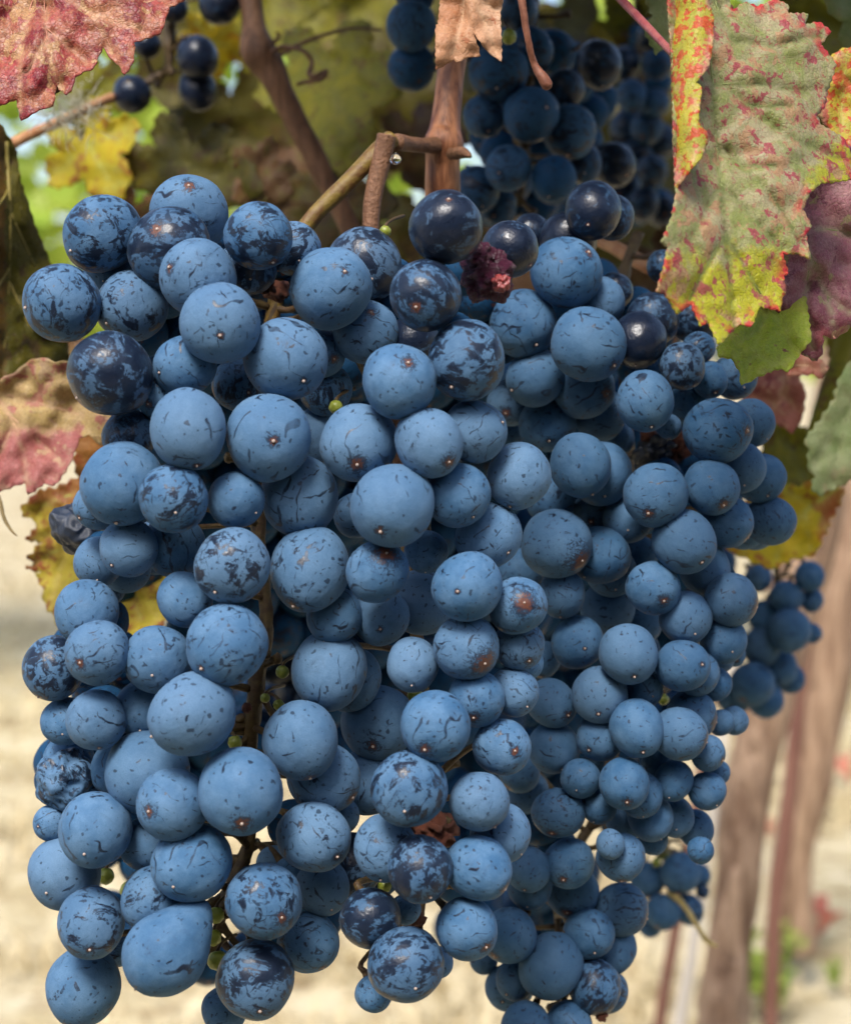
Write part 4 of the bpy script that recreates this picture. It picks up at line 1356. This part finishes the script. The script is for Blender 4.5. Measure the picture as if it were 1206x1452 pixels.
rs = random.Random(21)
SPECIAL = []
for gi, g in enumerate(grapes):
    b, x, y, r, lay, rub = g[0], g[1], g[2], g[3], int(g[4]), g[5]
    c, R = placed[gi]
    wc = CAM + ROT @ c
    root = roots[b]
    if len(g) > 7:
        sx, sy = (g[6] - x) / r, (g[7] - y) / r
        l = math.hypot(sx, sy)
        if l > 0.96: sx, sy = sx / l * 0.96, sy / l * 0.96
    else:
        ax = BUNCH[b][1]
        side = max(-1, min(1, (x - ax) / 200))
        sx = side * 0.55 + rs.gauss(0, 0.3); sy = rs.uniform(0.35, 1.0)
        l = math.hypot(sx, sy)
        if l > 0.93: sx, sy = sx / l * 0.93, sy / l * 0.93
    sz = math.sqrt(max(0.02, 1 - sx * sx - sy * sy))
    vis = len(g) > 7 or rs.random() < 0.45
    axis = (CAM_R * sx - CAM_U * sy - CAM_F * sz).normalized()      # towards the scar
    q = (-axis).to_track_quat('Z', 'Y') @ Quaternion((0, 0, 1), rs.uniform(0, 6.28))
    o = bpy.data.objects.new('grape', PEAR if (x, y) == (234, 1352) else GM[gi % 6])
    COL.objects.link(o)
    o.parent = root
    o.location = wc - root.location
    o.rotation_mode = 'QUATERNION'
    o.rotation_quaternion = q
    e = rs.uniform(0.95, 1.12)
    o.scale = (R * rs.uniform(0.97, 1.03), R * rs.uniform(0.97, 1.03), R * e)
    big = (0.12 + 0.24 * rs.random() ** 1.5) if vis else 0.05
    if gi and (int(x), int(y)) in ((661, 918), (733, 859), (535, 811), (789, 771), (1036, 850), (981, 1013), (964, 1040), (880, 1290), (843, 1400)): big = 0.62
    o.color = (min(1, max(0, (rub + (0.5 if 3 <= rub < 6 and lay < 5 else 0)) / 9.0 + rs.uniform(-0.04, 0.04))), big, rs.random(), (rs.uniform(0.8, 1.0) if b in 'LC' else rs.uniform(0.52, 0.76) if b in 'RGH' else rs.uniform(0.1, 0.4)) if lay < 5 else 0.0)  # low alpha paints shade into the bloom of fillers and upper bunches
    if r > 24 and lay < 4 and b in 'LCRU':
        s = bpy.data.objects.new('blossom_scar', SCAR)
        COL.objects.link(s)
        s.parent = o
        s.location = (0, 0, -1.0)
    # little stalk to the bunch's main stalk
    V, F, path = RAC[b]
    bk = wc - axis * R * 0.97 - root.location
    if lay < 5:
        best = min(path, key=lambda p: (Vector(p[:3]) - bk).length)
        bp = Vector(best[:3])
        if (bp - bk).length < 0.034:
            md = bk.lerp(bp, 0.45) - axis * 0.002 + CAM_F * 0.006
            rr = 0.00055 if r < 40 else 0.0007
            tube(V, F, [(*(bk + axis * R * 0.1), rr * 1.7), (*(bk - axis * 0.001), rr * 1.5), (*(bk - axis * 0.003), rr), (*md, rr), (*bp, rr * 1.3)], 0.15, 6, 3, gi * 0.1)
for b in RAC:
    obj('main_stalk', mesh('main_stalk', RAC[b][0], RAC[b][1]), M_RACHIS, roots[b])


def lump(name, b, x, y, t, rpx, mat, seed, crush=0.35, sub=4, sc=(1, 1, 1), freq=2.2, lab=None, par=None):
    bm = bmesh.new()
    bmesh.ops.create_icosphere(bm, subdivisions=sub, radius=1)
    for v in bm.verts:
        p = v.co.copy()
        n1 = noise.noise(p * freq + Vector((seed * 7.1, 0, 0)))
        n2 = abs(noise.noise(p * freq * 1.9 + Vector((0, seed * 3.3, 0))))
        v.co = p * (1 + crush * n1 - crush * 0.9 * n2 + crush * 0.2)
    me = bpy.data.meshes.new(name); bm.to_mesh(me); bm.free(); smooth(me)
    me.materials.append(mat)
    root = roots[b]
    R = rpx * t / FPX
    o = obj(name, me, None, root, P(x, y, t) - root.location)
    o.scale = (R * sc[0], R * sc[1], R * sc[2])
    o.rotation_euler = (seed, seed * 2, seed * 3)
    o.color = (0.45, 0.25, 0.5, 1)
    if lab: o['label'] = lab
    return o


# odd berries
lump('burst_grape', 'C', 690, 390, 0.353, 38, M_BURST, 1.0, 0.30, 5, freq=2.8, lab='burst purple red grape with torn wet skin')
lump('burst_grape', 'C', 711, 401, 0.3475, 12, M_FLESH, 2.0, 0.5, 4, lab='red flesh showing in the burst grape')
lump('burst_grape', 'C', 678, 362, 0.349, 17, M_BURST, 3.4, 0.6, 4, lab='torn flap of the burst grape')
lump('shrivelled_grape', 'L', 108, 746, 0.385, 36, M_RAISIN, 4.0, 0.34, 5, freq=1.1, lab='black shrivelled grape at the left margin of the bunch')
lump('shrivelled_grape', 'L', 95, 1106, 0.364, 43, M_GRAPE, 5.0, 0.22, 5, freq=1.6, lab='wrinkled blue grape at the left margin of the bunch')
lump('shrivelled_grape', 'R', 925, 640, 0.432, 22, M_RAISIN, 6.0, 0.6, 4, sc=(1.5, 1, 0.8), lab='dried black raisin in the gap of the bunch')
lump('shrivelled_grape', 'R', 958, 635, 0.435, 20, M_CRUST, 6.5, 0.7, 4, lab='dried red brown stalk end')
lump('shrivelled_grape', 'R', 918, 618, 0.43, 10, M_CRUST, 7.5, 0.7, 3)
lump('dried_stalk_end', 'L', 375, 402, 0.372, 13, M_CRUST, 8.0, 0.7, 4)
lump('dried_stalk_end', 'L', 402, 378, 0.374, 9, M_CRUST, 8.6, 0.7, 3)
lump('dried_stalk_end', 'L', 392, 412, 0.378, 16, M_CRUST, 8.9, 0.6, 3)
lump('dried_stalk_end', 'C', 612, 1172, 0.372, 26, M_CRUST, 9.2, 0.7, 4, sc=(1.2, 1, 0.8))
lump('dried_stalk_end', 'C', 588, 1176, 0.374, 16, M_CRUST, 9.9, 0.7, 4)
lump('dried_stalk_end', 'C', 590, 1303, 0.368, 12, M_CRUST, 3.9, 0.5, 3)
lump('dried_stalk_end', 'L', 333, 1170, 0.375, 9, M_BURST, 5.5, 0.6, 3)
lump('dried_stalk_end', 'L', 350, 1004, 0.372, 7, M_CRUST, 5.7, 0.5, 3)
lump('dried_stalk_end', 'R', 853, 1441, 0.41, 8, M_CRUST, 5.9, 0.6, 3)
for (b, x, y, t, r_) in (('L', 476, 577, 0.368, 10), ('L', 400, 953, 0.372, 9.5), ('C', 546, 328, 0.37, 8.5), ('L', 150, 1243, 0.385, 12), ('L', 333, 1053, 0.375, 10), ('L', 376, 990, 0.376, 7),
                         ('L', 395, 1000, 0.38, 8), ('L', 306, 1298, 0.372, 12), ('L', 302, 1330, 0.374, 12), ('L', 308, 1362, 0.376, 14), ('C', 545, 1256, 0.374, 10), ('C', 588, 985, 0.38, 11), ('U', 721, 52, 0.44, 11),
                         ('R', 1000 - 60, 992, 0.43, 8), ('H', 930, 1223, 0.60, 7), ('H', 940, 1212, 0.61, 9), ('L', 375, 1330, 0.39, 10), ('L', 182, 1262, 0.40, 12)):
    lump('green_berry', b, x, y, t, r_, M_GREENB, x * 0.01, 0.12, 3)
    V, F = [], []
    up = -1 if (int(x) % 2) else 1
    tube(V, F, rel(pts_px([(x, y - r_ * 0.8, t, 3.0), (x + up * 4, y - r_ * 1.5, t + 0.001, 2.2), (x + up * 14, y - r_ * 2.2, t + 0.005, 2.4), (x + up * 26, y - r_ * 2.6, t + 0.014, 2.8)]), roots[b].location), 0.2, 7, 5)
    obj('berry_stalk', mesh('berry_stalk', V, F), M_RACHIS, roots[b])
